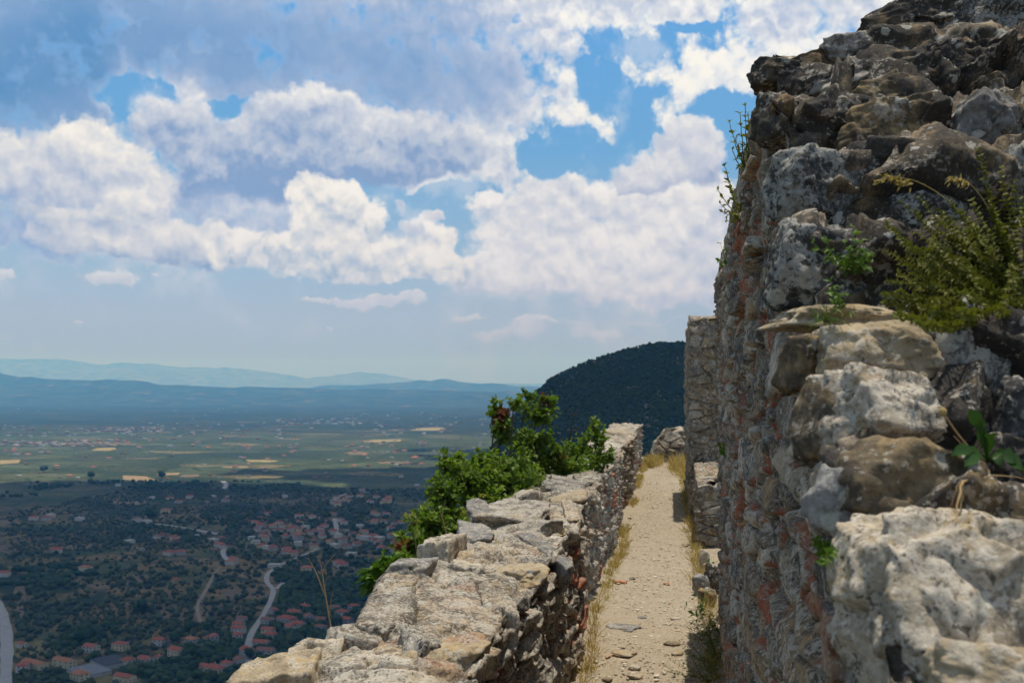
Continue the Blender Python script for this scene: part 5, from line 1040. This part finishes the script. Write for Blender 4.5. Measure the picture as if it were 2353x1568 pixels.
    S = Acc(); top = at_y(2166, 946, min(yd, surf(2166, 946)[1])-.02); V, F = tube(curve(b, top, 10, (0, 0, -.008)), np.linspace(.0016, .0012, 10), 5); S.add(V-b, F); V, F = tube(curve(b, at_y(2190, 1000, yd-.02), 8, (0, 0, -.004)), np.linspace(.001, .0006, 8), 4); S.add(V-b, F)
    for u, v in ((2185, 1160), (2200, 1145), (2205, 1180), (2195, 1200), (2352, 1100), (2212, 1150)):
        V, F = tube(curve(surf(2212, 1105, .01), surf(u, v, .008), 8, (0, 0, .006), .001, r), np.linspace(.0016, .0007, 8), 5); S.add(V-b, F)
    S.build('stalk', DRYST, root)
    V0, F0 = ico(3); bd = V0*np.array([.0048, .0048, .0062])*(1+.14*np.sin(np.arctan2(V0[:, 1], V0[:, 0])*9))[:, None]+top-b
    bb = Acc(); bb.add(bd, F0, .8); bb.build('bud', STRAW, root)
    # wiry plants hanging over the left edge of the ruined wall
    def on_face(u, v):
        d = ray(u, v); k = d[0]/d[1]; y = .2/max(k-.03, .01); return at_y(u, v, y)
    def edge_plant(label, ub, vb, tips_, seed, mat=THYME, ll=.032, lw=.015, step=.024, sr=.0032, cat='wall plant', name='wall_plant', stem=GST, start=.15):
        b = on_face(ub, vb)-np.array([.02, 0, 0]); rr = np.random.RandomState(seed)
        stems_plant(name, label, cat, b, [at_y(u, v, b[1]+rr.uniform(-.12, .12)) for u, v in tips_], stem, mat, step, ll, lw, sr, .12, seed, None, 3, .7, start)
    edge_plant('topmost wiry plant leaning out from the wall edge', 1728, 395, [(1676, 282), (1690, 318), (1682, 345), (1700, 262), (1712, 245), (1718, 260), (1722, 320), (1710, 360), (1735, 370), (1740, 400), (1725, 410), (1745, 385)], 41)
    edge_plant('wiry plant with thin bare twigs halfway up the wall edge', 1712, 495, [(1664, 382), (1670, 400), (1650, 438), (1655, 468), (1662, 488), (1668, 505), (1690, 490), (1705, 470), (1715, 520), (1728, 480), (1740, 500)], 42)
    edge_plant('fresh green sprig at the wall edge above the notch', 1680, 605, [(1655, 560), (1660, 580), (1654, 598), (1668, 575), (1672, 600), (1690, 590), (1665, 612), (1695, 605)], 43, LEAFY, .045, .026, .05, .002)
    # ---- weeds where the walls meet the path
    def ground_plant(label, u, v, tips_, ll, lw, mat, seed, step, name='weed', cat='weed', sr=.002, whorl=2, stem=GST, bend=.05, start=.25):
        b = at_z(u, v, PATH_Z+.03); rr = np.random.RandomState(seed)
        stems_plant(name, label, cat, b, [at_y(a, c_, b[1]+rr.uniform(-.15, .1)) for a, c_ in tips_], stem, mat, step, ll, lw, sr, bend, seed, None, whorl, .5, start)
    ground_plant('weed with large drooping dark green leaves at the wall foot', 1612, 1425, [(1590, 1378), (1600, 1365), (1578, 1392), (1615, 1362), (1605, 1395), (1595, 1410), (1622, 1380)], .11, .042, DARKLEAF, 51, .12, start=.5)
    ground_plant('lacy seeding weed leaning over the path edge', 1620, 1520, [(1562, 1470), (1570, 1490), (1580, 1462), (1590, 1480), (1600, 1465), (1575, 1500), (1565, 1480), (1605, 1490), (1595, 1505), (1585, 1495), (1610, 1470)], .022, .013, DARKLEAF, 52, .03)
    ground_plant('low creeping weed with small round leaves near the bottom', 1610, 1550, [(1525, 1528), (1540, 1515), (1555, 1540), (1565, 1515), (1580, 1525), (1545, 1545), (1590, 1510), (1530, 1540), (1570, 1550)], .024, .018, DARKLEAF, 53, .03)
    ground_plant('feathery olive green weed above the lacy one', 1612, 1470, [(1572, 1420), (1580, 1440), (1575, 1450), (1590, 1425), (1600, 1430), (1585, 1462)], .03, .006, THYME, 54, .02)
    ground_plant('leafy weed around the white upright slab', 1640, 1325, [(1622, 1275), (1630, 1285), (1640, 1272), (1622, 1300), (1634, 1305), (1645, 1290), (1628, 1318)], .05, .035, DARKLEAF, 55, .06)
    ground_plant('clump of long green grass at the foot of the low wall', 1580, 1165, [(1562, 1110), (1568, 1125), (1556, 1140), (1575, 1115), (1585, 1120), (1565, 1150), (1560, 1128), (1590, 1130), (1572, 1140), (1580, 1108), (1552, 1155), (1588, 1150)], .14, .012, LEAFY, 56, .05, 'grass_tuft', 'grass tuft', whorl=3)
    for i, (u, v) in enumerate([(1632, 1545), (1640, 1490), (1630, 1460), (1648, 1520), (1625, 1568), (1650, 1450)]):
        rr = np.random.RandomState(80+i)
        ground_plant(['bushy dry brown green weed at the bottom of the wall foot', 'brown weed pressed against the wall', 'thin weed by the drooping leaves', 'dark weed in the angle of the wall', 'weed at the very bottom edge of the path', 'highest of the dark weeds along the wall'][i], u, v, [(u+rr.uniform(-45, 25), v-rr.uniform(10, 65)) for _ in range(16)], .035, .014, DARKLEAF if i % 2 else THYME, 60+i, .025)
    # dry grass along both edges of the path
    r = np.random.RandomState(77); A = Acc()
    def tuft(x, y, n, h, spread=.06):
        C = np.array([x, y, PATH_Z+.01])+np.c_[r.normal(size=(n, 2))*spread*.5, np.zeros(n)]
        D = unit(np.c_[r.normal(size=(n, 2))*.55, np.ones(n)]); V, F = leaves(C, D, r.normal(size=(n, 3)), h*r.uniform(.5, 1.2, n), .006*max(1, y/9), 0, .25); A.add(V, F, np.repeat(r.rand(n), 5))
    for _ in range(300):
        y = r.uniform(6.5, 29.5); x = float(inner_x(np.array([y]))[0])+.06+abs(r.normal())*.04
        if vnoise(np.array([[y*.8, 0, 0.]]), 3)[0] > -.25: tuft(x, y, 14, r.uniform(.05, .2))
    for _ in range(260):
        y = r.uniform(7, 30); x = (.36 if y < 15 else .36)+r.normal()*.05+(.02*(y-8) if y < 11 else .03); tuft(x, y, 14, r.uniform(.06, .24))
    for _ in range(60): tuft(r.uniform(-.62, -.3), r.uniform(28.5, 30.6), 16, r.uniform(.15, .4), .12)
    for _ in range(50): tuft(r.uniform(.1, .5), r.uniform(26, 30.6), 16, r.uniform(.15, .45), .12)
    for _ in range(34):                                            # a few wisps in the joints of the parapet
        y = r.uniform(4.4, 16); x = r.uniform(-1.5, -.8); q = np.array([x, y, float(top_z(np.array([y]))[0])-.01])
        n = 9; C = q+np.c_[r.normal(size=(n, 2))*.03, np.zeros(n)]; D = unit(np.c_[r.normal(size=(n, 2))*.8, np.ones(n)]); V, F = leaves(C, D, r.normal(size=(n, 3)), r.uniform(.05, .13, n), .004*max(1, y/9), 0, .3); A.add(V, F, np.repeat(r.rand(n), 5))
    tag(A.build('dry_grass', STRAW, smooth=False), 'straw coloured dry grass along the edges of the path', 'grass', kind='stuff')
# ------------------------------------------------------------------ the castle hill under the walls
if want('castle'):
    x = np.concatenate([np.linspace(-330, -12, 60), np.linspace(-11, 12, 40), np.linspace(14, 200, 24)]); y = np.concatenate([np.linspace(-300, -20, 24), np.linspace(-18, 45, 50), np.linspace(48, 420, 44)])
    X, Y = np.meshgrid(x, y, indexing='ij'); P = np.stack([X.ravel(), Y.ravel(), np.zeros(X.size)], 1)
    dx = np.maximum(0, -1.75-P[:, 0]); dy = np.maximum(0, P[:, 1]-33.5); dist = np.sqrt(dx*dx+dy*dy); dist = np.maximum(dist, 0)
    P[:, 2] = np.maximum(-3.0-1.05*dist+.9*fbm(P*.12, 3, 4)*np.minimum(1, dist*.4)-.12*np.maximum(0, -4-P[:, 1])-.15*np.maximum(0, P[:, 0]-8), ZP-3)
    P[:, 2] -= .4*sstep(0, 3, dist)
    SOIL = flat_mat('castle_soil', (.09, .075, .045), scale=.8, vary=.5)
    tag(mesh_np('castle_hill', P, grid_faces(len(x), len(y)), SOIL), 'steep dry slope falling from the castle walls', 'hill', kind='structure')
